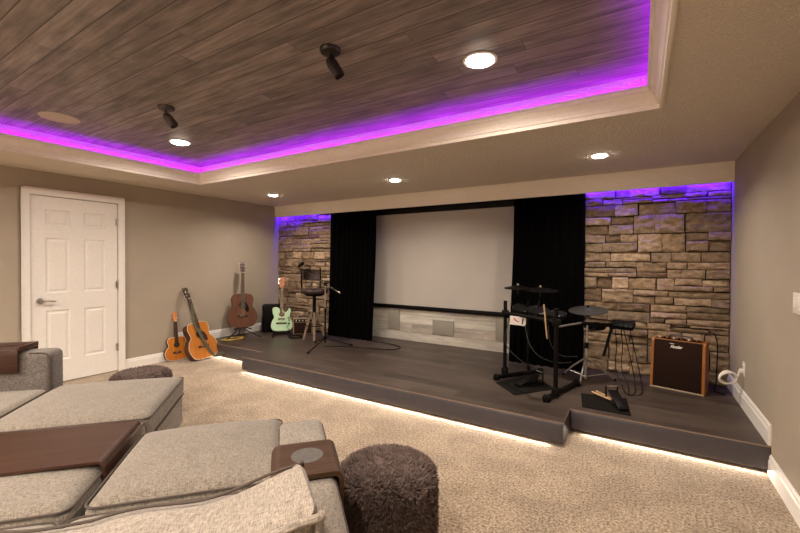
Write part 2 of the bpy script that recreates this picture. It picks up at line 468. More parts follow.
# ------------------------------------------------------------------ stone walls
def stone_wall(name, x0, x1, z0, z1, seed):
    rnd = random.Random(seed)
    rects = []
    z = z0
    while z < z1 - 1e-6:
        H = rnd.choice([.075, .10, .125, .145, .165, .19])
        if z1 - (z + H) < .08: H = z1 - z
        x = x0
        while x < x1 - 1e-6:
            W = rnd.uniform(.22, .72)
            if x1 - (x + W) < .2: W = x1 - x
            k = rnd.choices([1, 2, 3], [.34, .46, .20] if H > .13 else [.6, .4, .0])[0]
            if k == 1: cuts = [0, 1]
            elif k == 2: q = rnd.choice([.36, .42, .55, .64]); cuts = [0, q, 1]
            else: q = rnd.uniform(.28, .38); cuts = [0, q, q + rnd.uniform(.28, .36), 1]
            for c0, c1 in zip(cuts, cuts[1:]):
                h = (c1 - c0) * H; xx = x
                while xx < x + W - 1e-6:
                    w = rnd.uniform(.12, .32) if h > .09 else rnd.uniform(.12, .46)
                    if x + W - (xx + w) < .11: w = x + W - xx
                    rects.append((xx, z + c0 * H, w, h)); xx += w
            x += W
        z += H
    verts = []; faces = []; tint = []
    g = .0038
    for (i, j, w, h) in rects:
        ax, bx = i + g, i + w - g
        az, bz = j + g, j + h - g
        depth = rnd.uniform(-.030, .018); tn = rnd.random() * .95 if rnd.random() > .012 else 1.0
        mx, mz = max(5, min(20, int(w / .022))), max(4, min(10, int(h / .017) + 1))
        o = len(verts); ph = rnd.uniform(0, 50)
        jit = [rnd.uniform(-.004, .004) for _ in range(4)]
        tilt = rnd.uniform(-.012, .012); tilt2 = rnd.uniform(-.012, .012)
        for q in range(mz + 1):
            for p in range(mx + 1):
                u, w2 = p / mx, q / mz
                zz = az + (bz - az) * w2 + (jit[0] * (1 - u) + jit[1] * u) * (1 if w2 in (0, 1) else .5)
                xx = ax + (bx - ax) * u + (jit[2] if 0 < w2 < 1 else 0) * (1 if u in (0, 1) else 0)
                e = min(min(u, 1 - u) * (bx - ax), min(w2, 1 - w2) * (bz - az))
                nn = noise.noise(Vector((xx * 13 + ph, zz * 22, ph))) * .017 + noise.noise(Vector((xx * 40, zz * 60, ph))) * .008
                yy = YST + depth + tilt * (u - .5) + tilt2 * (w2 - .5) - nn
                if e < 1e-6: yy += .009
                verts.append((xx, yy, zz))
        def id_(p, q): return o + q * (mx + 1) + p
        k0 = len(faces)
        for q in range(mz):
            for p in range(mx): faces.append((id_(p, q), id_(p + 1, q), id_(p + 1, q + 1), id_(p, q + 1)))
        ring = [id_(p, 0) for p in range(mx + 1)] + [id_(mx, q) for q in range(1, mz + 1)] + [id_(p, mz) for p in range(mx - 1, -1, -1)] + [id_(0, q) for q in range(mz - 1, 0, -1)]
        o2 = len(verts)
        for r_ in ring:
            a = verts[r_]; verts.append((a[0], 4.83, a[2]))
        L = len(ring)
        for k in range(L): faces.append((ring[k], o2 + k, o2 + (k + 1) % L, ring[(k + 1) % L]))
        tint += [tn] * (len(faces) - k0)
    mb = MB(); mb.add(verts, faces, True)
    o = struct(name, mb, 'stone')
    at = o.data.attributes.new('tint', 'FLOAT', 'FACE')
    at.data.foreach_set('value', tint)
    return o
sl = stone_wall('wall_stone_left', XL + .002, -4.215, ZS, 2.27, 5)
sr = stone_wall('wall_stone_right', -.525, XR - .002, ZS, 2.27, 23)
MB().b2((XL, 4.80, ZS), (-4.23, YN, 2.295)).build('backing', 'mortar', sl)
MB().b2((-.51, 4.80, ZS), (XR, YN, 2.295)).build('backing', 'mortar', sr)

# ------------------------------------------------------------------ door in the left wall
door = thing('door_1', None, None, (XL + .012, 1.855, 0)); door['kind'] = 'structure'
# local: x = out of the wall, y = along the wall
dw, dh = .399, 2.033
frame = MB()
frame.b2((0, -.474, 0), (.018, -.404, 2.115)); frame.b2((0, .404, 0), (.018, .474, 2.115)); frame.b2((0, -.404, 2.040), (.018, .404, 2.115))
for (a, b, c, d) in ((-.474, -.462, 0, 2.115), (.462, .474, 0, 2.115), (-.474, .474, 2.103, 2.115)):
    frame.b2((0, a, c), (.024, b, d))
frame.build('door_frame', 'white', door)
panel = MB()
cols = [(-.285, -.055), (.055, .285)]
rows = [(.245, .815), (.985, 1.60), (1.715, 1.905)]
xs = [-dw, -.285, -.055, .055, .285, dw]; zs = [.012, .245, .815, .985, 1.60, 1.715, 1.905, dh]
for i in range(5):
    for j in range(7):
        if i in (1, 3) and j in (1, 3, 5):
            y0, y1, z0, z1 = xs[i], xs[i + 1], zs[j], zs[j + 1]
            fr = [(0, .006), (.010, .006), (.018, -.003), (.034, -.003), (.050, .003)]
            v = []
            for (o, d) in fr: v += [(d, y0 + o, z0 + o), (d, y1 - o, z0 + o), (d, y1 - o, z1 - o), (d, y0 + o, z1 - o)]
            ff = []
            for k in range(4):
                for q in range(4):
                    q2 = (q + 1) % 4; ff.append((k * 4 + q, k * 4 + q2, (k + 1) * 4 + q2, (k + 1) * 4 + q))
            ff.append((16, 17, 18, 19)); panel.add(v, ff)
        else:
            panel.add([(.006, xs[i], zs[j]), (.006, xs[i + 1], zs[j]), (.006, xs[i + 1], zs[j + 1]), (.006, xs[i], zs[j + 1])], [(0, 1, 2, 3)])
panel.b2((-.03, -dw, .012), (-.006, dw, dh))
for (a, b, c, d) in ((-dw, -dw, .012, dh), (dw, dw, .012, dh)):
    panel.add([(-.01, a, c), (.006, a, c), (.006, a, d), (-.01, a, d)], [(0, 1, 2, 3)])
panel.v = [Vector((p.x - .006, p.y, p.z)) for p in panel.v]
panel.build('door_panel', 'white', door)
h = MB()
h.cyl((.006, -.325, .915), (.016, -.325, .915), .030, 24); h.cyl((.016, -.325, .915), (.05, -.325, .915), .011, 14)
h.tube(catmull([(.05, -.328, .915), (.054, -.30, .917), (.052, -.25, .913), (.050, -.205, .908)], 6), .009, 10, radii=None)
h.build('door_handle', 'nickel', door)
for z in (.30, 1.06, 1.815):
    MB().cyl((.013, .402, z - .045), (.013, .402, z + .045), .007, 10).b2((.0065, .380, z - .04), (.009, .400, z + .04)).build('hinge', 'nickel', door)
# ------------------------------------------------------------------ ceiling fittings
def recessed(x, y, z, label, group, r=.078):
    t = thing('recessed_light', label, 'ceiling light', (x, y, z), group=group)
    MB().lathe([(r, -.0005), (r + .018, -.0005), (r + .018, -.004), (r + .004, -.007), (r, -.004)], 32).build('trim_ring', 'white', t)
    MB().lathe([(r, -.001), (r, -.005), (r * .85, -.014), (r * .55, -.019), (.001, -.021)], 32).build('diffuser', 'lamp', t)
    return t
lamps = []
for x, y, l in ((-.785, 2.129, 'bright round recessed light in the wood ceiling, right one near the stage'),
                (-3.80, 2.114, 'round recessed light in the wood ceiling close to the left purple corner')):
    recessed(x, y, ZW, l, 'recessed lights in the wood ceiling'); lamps.append((x, y, ZW))
for x, y, l in ((-4.482, 3.818, 'small round recessed light in the textured soffit above the left stone wall'),
                (-2.42, 3.819, 'small round recessed light in the textured soffit above the screen'),
                (-.315, 3.843, 'small round recessed light in the textured soffit before the right stone wall')):
    recessed(x, y, ZC + .002, l, 'recessed lights in the soffit above the stage', .062); lamps.append((x, y, ZC))

def spotlight(x, y, mat, label, yaw, tilt):
    t = thing('ceiling_spotlight', label, 'spotlight', (x, y, ZW), group='adjustable spotlights on the wood ceiling')
    MB().lathe([(.001, 0), (.056, 0), (.056, -.014), (.050, -.022), (.001, -.024)], 32).build('canopy', mat, t)
    MB().cyl((0, 0, -.02), (0, 0, -.055), .008, 10).rbox((0, 0, -.058), (.026, .026, .02), .004).build('swivel_arm', mat, t)
    A = Matrix.Translation((0, 0, -.060)) @ Matrix.Rotation(yaw, 4, 'Z') @ Matrix.Rotation(tilt, 4, 'X')
    MB().lathe([(.001, .012), (.018, .010), (.026, 0), (.031, -.03), (.031, -.098), (.028, -.100), (.026, -.085), (.001, -.080)], 28, A).build('lamp_head', mat, t)
spotlight(-1.435, 1.605, 'bronze', 'dark bronze adjustable spotlight at the centre top of the wood ceiling', R(-58), R(32))
spotlight(-3.025, 1.579, 'hazebronze', 'dark bronze adjustable spotlight painted paler by haze beside the left recessed ceiling light', R(-52), R(38))
t = thing('ceiling_speaker', 'flat round tan speaker grille set into the wood ceiling at left', 'ceiling speaker', (-3.99, 1.255, ZW))
MB().lathe([(.118, 0), (.130, 0), (.130, -.004), (.118, -.006)], 40).build('trim_ring', 'tan_grille', t)
MB().lathe([(.001, -.0055), (.06, -.005), (.118, -.003), (.118, 0), (.001, 0)], 40).build('grille', 'tan_grille', t)

# ------------------------------------------------------------------ curtains, screen, grilles
def curtain(name, x0, x1, seed, label, flare=.08):
    rnd = random.Random(seed); nx, nzz = 150, 26
    th = .006; z0, z1 = ZS + .004, 2.20
    ph = [rnd.uniform(0, 6) for _ in range(6)]
    def pt(u, w):
        x = x0 + (x1 - x0) * u
        pl = 9.0
        s = math.sin(u * 2 * PI * pl + ph[0] + 1.2 * math.sin(u * 5 + ph[1]) + .25 * math.sin(w * 3 + ph[2]))
        amp = .012 + .010 * (1 - w) * (.6 + .4 * math.sin(u * 9 + ph[3]))
        x += .012 * math.sin(w * 4 + ph[4]) * (1 - w) * (1 if u > .5 else -1) * abs(u - .5) * 2
        return x, 4.722 + amp * s - flare * (1 - w) ** 1.7, z0 + (z1 - z0) * w
    v = []; f = []
    for sd in (0, 1):
        for j in range(nzz + 1):
            for i in range(nx + 1):
                x, y, z = pt(i / nx, j / nzz); v.append((x, y + sd * th, z))
    W = nx + 1; S = W * (nzz + 1)
    for j in range(nzz):
        for i in range(nx):
            a = j * W + i
            f.append((a, a + 1, a + W + 1, a + W)); f.append((S + a + W, S + a + W + 1, S + a + 1, S + a))
    for j in range(nzz):
        for i in (0, nx):
            a = j * W + i; f.append((a, a + W, S + a + W, S + a))
    for i in range(nx):
        for j in (0, nzz):
            a = j * W + i; f.append((a, S + a, S + a + 1, a + 1))
    t = thing(name, label, 'curtain', ((x0 + x1) / 2, 4.722, ZS))
    o = MB().add(v, f, True).build('curtain_panel', 'velvet', t)
    o.location = (-(x0 + x1) / 2, -4.722, -ZS)
    for k in range(8):
        xx = -(x1 - x0) / 2 + (k + .5) * (x1 - x0) / 8
        ring = [(xx, .014 * math.cos(a), 2.21 - ZS + .017 * math.sin(a)) for a in [2 * PI * q / 14 for q in range(14)]]
        MB().tube(ring, .002, 6, True).build('curtain_ring', 'blackgloss', t)
    return t
curtain('stage_curtain', -4.205, -3.322, 3, 'black velvet stage curtain left of the screen beside the bar stool')
curtain('stage_curtain', -1.300, -.522, 8, 'black velvet stage curtain right of the screen behind the drum kit', .15)
t = thing('curtain_rod', 'slim black rod behind the fascia carrying both stage curtains', 'curtain rod', (0, 4.722, 2.213))
MB().cyl((-4.225, 0, 0), (-.53, 0, 0), .009, 12).build('rod', 'blackgloss', t)
for x in (-4.20, -2.35, -.56):
    MB().b2((x - .008, -.006, .006), (x + .008, .006, ZC - 2.213)).build('bracket', 'blackgloss', t)

t = thing('projection_screen', 'wide pale grey projection screen between the black curtains', 'projection screen', (-2.43, YN, 1.4))
MB().b2((-1.30, -.022, -.70), (1.30, -.012, .665)).build('screen_cloth', 'screen', t)
MB().rb2((-1.36, -.05, .66), (1.36, -.004, .86), .006).build('screen_housing', 'black', t)
MB().rb2((-1.33, -.035, -.745), (1.33, -.006, -.686), .005).build('bottom_bar', 'black', t)
def wall_speaker(x0, x1, z0, z1, label):
    t = thing('wall_speaker', label, 'speaker', ((x0 + x1) / 2, YN, (z0 + z1) / 2), group='flush speakers below the screen')
    w, h = (x1 - x0) / 2, (z1 - z0) / 2
    MB().rb2((-w + .008, -.012, -h + .008), (w - .008, -.001, h - .008), .003).build('grille', 'grille', t)
    fr = MB()
    for a, b in (((-w, -.014, -h), (-w + .009, 0, h)), ((w - .009, -.014, -h), (w, 0, h)), ((-w, -.014, -h), (w, 0, -h + .009)), ((-w, -.014, h - .009), (w, 0, h))): fr.b2(a, b)
    fr.build('grille_frame', 'grille', t)
wall_speaker(-3.268, -3.055, .34, .635, 'tall grey speaker grille in the whitewashed boards next to the left curtain')
wall_speaker(-2.502, -2.178, .335, .535, 'wide grey speaker grille in the middle of the whitewashed boards under the screen')
wall_speaker(-1.589, -1.375, .343, .643, 'tall grey speaker grille in the whitewashed boards behind the left drum post')

# ------------------------------------------------------------------ guitars
def outline_from(prof, closed_bottom=True):
    """half widths up the length -> smooth closed outline in (x, z)"""
    c = catmull([(w, z, 0) for (w, z) in prof], 6)
    right = [(p.x, p.y) for p in c]
    left = [(-a, z) for (a, z) in reversed(right)]
    return right + left[1:-1] if abs(right[0][0]) < 1e-6 and abs(right[-1][0]) < 1e-6 else right + left
def strings_part(t, y, z0, z1, w0, w1, n):
    for k in range(n):
        a = -1 + 2 * k / (n - 1)
        MB().cyl((a * w0, y[0], z0), (a * w1, y[1], z1), .0007, 5).build('string', 'string', t)
def acoustic(t, BL, lower, waist, upper, depth, neck, head, mats, nstr=6, guard=True, bridge_w=.15):
    top, side, nk, fb, hd = mats
    p = [(0, 0), (lower * .45, .004 * BL / .5), (lower * .82, .035 * BL / .5), (lower, .14 * BL / .5), (lower * .9, .235 * BL / .5), (waist, .305 * BL / .5), (upper * .97, .385 * BL / .5), (upper, .42 * BL / .5), (upper * .86, .475 * BL / .5), (upper * .5, .497 * BL / .5), (0, BL)]
    ol = outline_from(p)
    body = MB().prism(ol, 0.002, depth, 'xz', smooth=True).build('body', side, t)
    MB().prism([(x * .992, .0015 + z * .996) for x, z in ol], -.002, .0025, 'xz', smooth=True).build('soundboard', top, t)
    # edge binding
    MB().tube([(x * .995, .0, z * .998 + .0005) for x, z in ol], .0028, 6, True).build('binding', 'bone' if top != 'oldtop' else side, t)
    hz = BL * .66; hr = .050 * BL / .5
    def yfront(a): return -.0022 - a
    MB().prism([(hr * math.cos(q), hz + hr * math.sin(q)) for q in [2 * PI * k / 32 for k in range(32)]], -.0032, -.0018, 'xz').build('soundhole', 'hole', t)
    MB().tube([(hr * 1.12 * math.cos(q), -.0026, hz + hr * 1.12 * math.sin(q)) for q in [2 * PI * k / 40 for k in range(40)]], .0028, 6, True).build('rosette', 'rosewood', t)
    if guard:
        g = catmull([(hr * .75, hz + hr * .85, 0), (hr * 1.35, hz + hr * .2, 0), (hr * 1.75, hz - hr * .8, 0), (hr * 1.7, hz - hr * 1.9, 0), (hr * 1.1, hz - hr * 2.0, 0), (hr * .55, hz - hr * 1.0, 0), (hr * 1.0, hz - hr * .3, 0)], 5, True)
        MB().prism([(q.x, q.y) for q in g], -.0042, -.0022, 'xz').build('pickguard', 'tort' if top == 'spruce' else 'black', t)
    bz = BL * .33
    br = MB().rb2((-bridge_w / 2, -.011, bz - .014), (bridge_w / 2, -.002, bz + .014), .004).build('bridge', fb, t)
    MB().rb2((-bridge_w * .24, -.014, bz + .002), (bridge_w * .24, -.010, bz + .005), .001).build('saddle', 'bone', br)
    nw = .026 if nstr == 6 else .021
    z1 = BL + neck
    MB().prism([(-nw * 1.1, BL - .02), (nw * 1.1, BL - .02), (nw * .85, z1), (-nw * .85, z1)], -.002, .020, 'xz').build('neck', nk, t)
    MB().prism([(-nw * 1.12, hz + hr * 1.0), (nw * 1.12, hz + hr * 1.0), (nw * .85, z1), (-nw * .85, z1)], -.009, -.002, 'xz').build('fretboard', fb, t)
    hb = MB(); ho = [(-nw * .85, z1), (nw * .85, z1), (nw * 1.25, z1 + .03), (nw * 1.4, z1 + head * .95), (nw * .5, z1 + head), (0, z1 + head * .97), (-nw * .5, z1 + head), (-nw * 1.4, z1 + head * .95), (-nw * 1.25, z1 + .03)]
    A = Matrix.Translation((0, 0, z1)) @ Matrix.Rotation(R(-12), 4, 'X') @ Matrix.Translation((0, 0, -z1))
    hb.prism(ho, -.004, .012, 'xz', A); hdo = hb.build('headstock', hd, t)
    MB().rb2((-nw * .85, -.012, z1 - .003), (nw * .85, -.002, z1 + .003), .001).build('nut', 'bone', t)
    for k in range(nstr // 2):
        for s in (-1, 1):
            zz = z1 + .045 + k * (head - .07) / max(1, nstr // 2 - 1)
            m = MB(); m.cyl((s * nw * .8, -.012, zz), (s * nw * .8, -.002, zz), .004, 8, mat=A)
            m.cyl((s * nw * 1.3, .006, zz), (s * nw * 1.75, .006, zz), .002, 8, mat=A); m.rbox((s * nw * 1.85, .006, zz), (.009, .006, .011), .0025, 2, A)
            m.build('tuning_peg', 'nickel', hdo)
    strings_part(t, (-.0135, -.0115), bz + .003, z1, .026 if nstr == 6 else .018, nw * .7, nstr)
    return body
t = thing('acoustic_guitar', 'amber acoustic guitar with an olive strap leaning on the wall before the stage', 'guitar', (-5.035, 3.165, .026), (R(-19.5), R(-5), R(93)))
acoustic(t, .51, .208, .138, .155, .110, .345, .17, ('spruce', 'mahogany', 'neckbrown', 'rosewood', 'rosewood'))
s = catmull([(.01, -.013, .78), (-.01, -.016, .70), (-.035, -.010, .56), (-.040, -.012, .47), (-.015, -.022, .36), (.010, -.024, .24), (.050, -.016, .12), (.085, -.010, .03), (.10, -.03, -.008), (.13, -.12, -.012), (.20, -.17, -.012)], 8)
m = MB(); v = []; f = []
for k, q in enumerate(s):
    w = .019
    a = s[min(k + 1, len(s) - 1)] - s[max(k - 1, 0)]; nrm = Vector((a.z, 0, -a.x)); 
    if nrm.length < .004: nrm = Vector((-a.y, a.x, 0))
    nrm = nrm.normalized() if nrm.length > 1e-6 else Vector((1, 0, 0))
    if k and nrm.dot(last) < 0: nrm = -nrm
    last = nrm
    th = a.cross(nrm).normalized() * .0015
    v += [q + nrm * w + th, q - nrm * w + th, q - nrm * w - th, q + nrm * w - th]
for k in range(len(s) - 1):
    for c in range(4): f.append((k * 4 + c, k * 4 + (c + 1) % 4, k * 4 + 4 + (c + 1) % 4, k * 4 + 4 + c))
f += [(0, 1, 2, 3), tuple(range(len(v) - 4, len(v)))]
m.add(v, f, False).build('strap', 'strap', t)

t = thing('ukulele', 'small orange ukulele standing against the wall, leftmost of the guitars', 'ukulele', (-5.325, 2.925, .006), (R(-8), 0, R(82)))
acoustic(t, .31, .150, .100, .116, .08, .215, .125, ('uke_top', 'mahogany', 'neckbrown', 'rosewood', 'uke_top'), 4, False, .10)

t = thing('acoustic_guitar', 'dark brown acoustic guitar with black pickguard upright on a stand by the left wall', 'guitar', (-5.135, 3.80, .345), (R(-8), R(1.8), R(64)))
acoustic(t, .51, .212, .145, .158, .105, .33, .17, ('oldtop', 'mahogany', 'neckbrown', 'rosewood', 'rosewood'))
# its stand
def guitar_stand(x, y, yaw, h, label, neckrest):
    t = thing('guitar_stand', label, 'guitar stand', (x, y, ZS), (0, 0, yaw))
    MB().tube([(0, .17, .16), (0, .172, h - .19), (0, .188, h - .12), (0, .20, neckrest)], .010, 10).build('pole', 'blackgloss', t)
    MB().tube(catmull([(-.11, -.055, .150), (-.11, -.045, .128), (-.09, .10, .128), (0, .165, .15), (.09, .10, .128), (.11, -.045, .128), (.11, -.055, .150)], 5), .0075, 8).build('cradle', 'blackgloss', t)
    MB().tube(catmull([(-.05, .13, neckrest), (-.045, .185, neckrest), (.045, .185, neckrest), (.05, .13, neckrest)], 5), .006, 8).build('neck_yoke', 'blackgloss', t)
    for (dx, dy) in ((-.24, -.10), (.24, -.10), (0, .30)):
        l = MB().tube([(0, .17, .17), (dx * .35, .17 + (dy - .17) * .35, .08), (dx, dy, .010)], .008, 8).build('leg', 'blackgloss', t)
        MB().tube([(dx * .93, .17 + (dy - .17) * .93, .016), (dx, dy, .0105)], .0105, 8).build('rubber_foot', 'rubber', l)
    return t
guitar_stand(-5.135, 3.80, R(64), .60, 'black tubular stand holding the dark brown acoustic guitar', .64)

# electric guitar in pale green
t = thing('electric_guitar', 'pale surf green electric guitar on a low stand before the black speaker box', 'guitar', (-4.755, 4.225, .262), (R(-14), 0, R(48)))
oc = catmull([(0, .0, 0), (.10, .004, 0), (.152, .04, 0), (.163, .10, 0), (.145, .165, 0), (.118, .205, 0), (.125, .255, 0), (.138, .315, 0), (.128, .352, 0), (.108, .358, 0), (.092, .330, 0), (.070, .300, 0), (.034, .296, 0),
              (.030, .330, 0), (-.030, .332, 0), (-.034, .352, 0), (-.065, .372, 0), (-.112, .378, 0), (-.140, .350, 0), (-.138, .29, 0), (-.118, .215, 0), (-.143, .165, 0), (-.162, .10, 0), (-.152, .04, 0), (-.10, .004, 0)], 5, True)
ol = [(q.x, q.y) for q in oc]
MB().prism(ol, .004, .044, 'xz', smooth=True).build('body', 'burst', t)
MB().prism([(x * .985, .186 + (z - .186) * .985) for x, z in ol], -.001, .005, 'xz', smooth=True).build('body_top', 'surf', t)
MB().prism([(.038 * math.cos(q), .262 + .038 * math.sin(q)) for q in [2 * PI * k / 28 for k in range(28)]], -.003, -.0005, 'xz').build('soundhole', 'tort', t)
MB().tube([(.040 * math.cos(q), -.002, .262 + .040 * math.sin(q)) for q in [2 * PI * k / 28 for k in range(28)]], .004, 6, True).build('rosette', 'redhead', t)
MB().rb2((-.055, -.010, .178), (.045, -.001, .196), .004).build('pickup', 'black', t)
MB().rb2((-.085, -.011, .110), (.075, -.001, .134), .004).build('bridge', 'rosewood', t)
for (x, z) in ((.098, .20), (.108, .165), (.112, .115)):
    MB().cyl((x, -.016, z), (x, 0, z), .010, 14).build('knob', 'black', t)
MB().prism([(-.026, .28), (.026, .28), (.021, .69), (-.021, .69)], -.002, .02, 'xz').build('neck', 'maple', t)
MB().prism([(-.027, .30), (.027, .30), (.021, .69), (-.021, .69)], -.008, -.002, 'xz').build('fretboard', 'maple', t)
hs = MB().prism([(-.021, .69), (.021, .69), (.026, .715), (.046, .725), (.036, .765), (.048, .83), (.030, .855), (-.012, .86), (-.036, .80), (-.040, .74)], -.002, .012, 'xz').build('headstock', 'redhead', t)
for k in range(6):
    MB().cyl((-.036 + .002 * k, .004, .735 + .02 * k), (-.060 + .002 * k, .004, .735 + .02 * k), .005, 8).build('tuning_peg', 'nickel', hs)
strings_part(t, (-.0125, -.0105), .122, .69, .026, .016, 6)
MB().tube(catmull([(.09, -.016, .14), (.10, -.03, .10), (.075, -.03, .06), (.105, -.02, .02), (.12, -.01, -.03)], 6), .0035, 6).build('strap_tail', 'strap', t)
# low A-frame stand
t = thing('guitar_stand', 'low black frame stand under the surf green electric guitar', 'guitar stand', (-4.735, 4.205, ZS), (0, 0, R(48)))
for s in (-1, 1):
    l = MB().tube(catmull([(s * .13, -.15, .010), (s * .125, -.13, .05), (s * .11, .0, .055), (s * .10, .10, .16), (s * .08, .155, .30)], 6), .009, 8).build('leg', 'blackgloss', t)
    MB().tube(catmull([(s * .11, .02, .055), (s * .11, -.06, .052), (s * .112, -.085, .062), (s * .113, -.09, .085)], 5), .008, 8).build('arm_rest', 'rubber', l)
    MB().tube([(s * .09, .12, .19), (s * .13, .26, .010)], .008, 8).build('rear_leg', 'blackgloss', l)
MB().tube([(-.11, .02, .055), (.11, .02, .055)], .007, 8).build('cross_bar', 'blackgloss', t)

# black speaker box beside the left wall
t = thing('speaker_cabinet', 'black box speaker at the left wall behind the surf green guitar', 'speaker', (-5.20, 4.40, ZS), (0, 0, R(46)))
MB().rb2((-.135, -.13, .012), (.135, .13, .44), .008).build('cabinet', 'black', t)
MB().rb2((-.12, -.138, .03), (.12, -.128, .425), .004).build('grille', 'rubber', t)
for (x, y) in ((-.1, -.1), (.1, -.1), (-.1, .1), (.1, .1)): MB().cyl((x, y, 0), (x, y, .014), .016, 12).build('rubber_foot', 'rubber', t)

# small tan practice amplifier behind the stool
t = thing('practice_amplifier', 'small tan practice amplifier behind the legs of the bar stool', 'amplifier', (-4.56, 4.50, ZS), (0, 0, R(36)))
MB().rb2((-.155, -.085, .01), (.155, .085, .265), .012).build('cabinet', 'tweed', t)
MB().rb2((-.135, -.092, .028), (.135, -.082, .20), .004).build('grille', 'ampgrille', t)
MB().rb2((-.14, -.090, .212), (.14, -.08, .252), .003).build('control_panel', 'black', t)
for k in range(5): MB().cyl((-.10 + .05 * k, -.10, .232), (-.10 + .05 * k, -.088, .232), .009, 12).build('knob', 'bone', t)
MB().tube(catmull([(-.07, 0, .264), (-.06, 0, .285), (.06, 0, .285), (.07, 0, .264)], 5), .008, 8).build('handle', 'black', t)
for (x, y) in ((-.13, -.06), (.13, -.06), (-.13, .06), (.13, .06)): MB().cyl((x, y, 0), (x, y, .012), .012, 10).build('rubber_foot', 'rubber', t)
# loop of black cable on the stage below it
def floor_coil(name, cx, cy, z, rx, ry, turns, r, mat, label, cat, seed, rot=0):
    rnd = random.Random(seed); pts = []
    n = turns * 12
    for k in range(n + 1):
        a = 2 * PI * k / 12; q = .8 + .3 * rnd.random()
        x, y = rx * q * math.cos(a), ry * q * math.sin(a)
        pts.append((x * math.cos(rot) - y * math.sin(rot), x * math.sin(rot) + y * math.cos(rot), r + .004 + k / n * r * 2 * min(turns, 3) * .6))
    o = MB().tube(catmull(pts, 4), r, 6).build(name, mat, None, (cx, cy, z))
    return tag(o, label, cat)
floor_coil('cable_coil', -4.44, 4.22, ZS, .13, .09, 4, .004, 'black', 'tangled black cable lying on the stage below the bar stool', 'cable', 2)
floor_coil('cable_coil', -5.10, 3.62, ZS, .165, .085, 3, .0045, 'yellow', 'coiled yellow cable lying on the stage under the dark brown guitar', 'cable', 5, R(78))

# ------------------------------------------------------------------ bar stool
t = thing('bar_stool', 'brown leather swivel bar stool with backrest in front of the left stone wall', 'bar stool', (-4.14, 4.30, ZS), (0, 0, R(63)))
SH = .725
MB().lathe([(.001, SH - .035), (.19, SH - .035), (.205, SH - .02), (.21, SH), (.20, SH + .022), (.15, SH + .036), (.001, SH + .040)], 36).build('seat', 'leather', t)
MB().lathe([(.001, SH - .075), (.12, SH - .075), (.15, SH - .055), (.15, SH - .034), (.001, SH - .034)], 28).cyl((0, 0, .30), (0, 0, SH - .07), .026, 16).build('swivel_base', 'black', t)
bk = MB(); v = []; f = []
na, nb = 14, 6
for sd in (0, 1):
    for j in range(nb + 1):
        for i in range(na + 1):
            a = R(-46 + 92 * i / na); rr = .200 - .030 * sd + .010 * math.sin(PI * j / nb) * (1 - 2 * sd) * -1
            v.append((rr * math.sin(a), rr * math.cos(a), SH + .155 + .155 * j / nb))
W = na + 1; S = W * (nb + 1)
for j in range(nb):
    for i in range(na):
        a = j * W + i; f += [(a, a + 1, a + W + 1, a + W), (S + a + W, S + a + W + 1, S + a + 1, S + a)]
for j in range(nb):
    for i in (0, na): a = j * W + i; f.append((a, a + W, S + a + W, S + a))
for i in range(na):
    for j in (0, nb): a = j * W + i; f.append((a, S + a, S + a + 1, a + 1))
bk.add(v, f, True).build('backrest', 'leather', t)
for s in (-1, 1):
    a = R(44 * s)
    MB().tube([(.205 * math.sin(a), .205 * math.cos(a), SH - .02), (.213 * math.sin(a), .213 * math.cos(a), SH + .12), (.207 * math.sin(a), .207 * math.cos(a), SH + .335)], .0125, 10).build('back_post', 'black', t)
for k in range(4):
    a = R(90 * k - 108)
    c, s_ = math.cos(a), math.sin(a)
    MB().tube([(.03 * c, .03 * s_, .40), (.075 * c, .075 * s_, .30), (.155 * c, .155 * s_, .002)], .02, 8, radii=[.018, .023, .018]).build('leg', 'greywood', t)
MB().tube([(.115 * math.cos(2 * PI * k / 40), .115 * math.sin(2 * PI * k / 40), .21) for k in range(40)], .008, 8, True).build('foot_ring', 'black', t)

# ------------------------------------------------------------------ microphone on a boom stand
t = thing('microphone_stand', 'black tripod microphone stand with a boom beside the bar stool', 'microphone stand', (-3.63, 3.98, ZS), (0, 0, 0))
B = Vector((-3.63, 3.98, ZS))
MB().cyl((0, 0, .06), (0, 0, .50), .0115, 12).build('pole', 'blackgloss', t)
MB().cyl((0, 0, .50), (0, 0, .855), .008, 12).build('upper_pole', 'nickel', t)
MB().cyl((0, 0, .47), (0, 0, .53), .016, 12).rbox((0, 0, .13), (.045, .045, .05), .01).build('collar', 'black', t)
for (x, y) in ((.085, -.41), (.26, .256), (-.30, .12)):
    l = MB().tube([(0, 0, .125), (x * .93, y * .93, .022), (x, y, .012)], .008, 8).build('leg', 'blackgloss', t)
    MB().tube([(x * .93, y * .93, .02), (x * 1.02, y * 1.02, .0125)], .0115, 8).build('rubber_foot', 'rubber', l)
P = Vector((-3.627, 3.98, 1.045)) - B; Q = Vector((-3.30, 3.90, .943)) - B; E = Vector((-4.27, 4.12, 1.262)) - B
MB().tube([E, Q], .0068, 10).build('boom', 'blackgloss', t)
MB().tube([P + (Q - P) * .35, Q], .0085, 10).build('counterweight', 'nickel', t)
MB().rbox(tuple(P), (.04, .035, .045), .01).build('boom_clutch', 'black', t)
t = thing('microphone', 'black handheld microphone clipped to the end of the boom above the stool', 'microphone', (-4.285, 4.115, 1.275), (0, 0, 0))
d = (Vector((-4.09, 4.05, 1.345)) - Vector((-4.285, 4.115, 1.275))).normalized()
q = d.to_track_quat('Z', 'Y').to_matrix().to_4x4()
MB().lathe([(.001, -.02), (.010, -.02), (.012, .02), (.0155, .115), (.016, .12)], 20, q).build('microphone_body', 'black', t)
MB().lathe([(.016, .12), (.024, .128), (.025, .142), (.023, .158), (.014, .172), (.001, .176)], 20, q).build('grille', 'rubber', t)
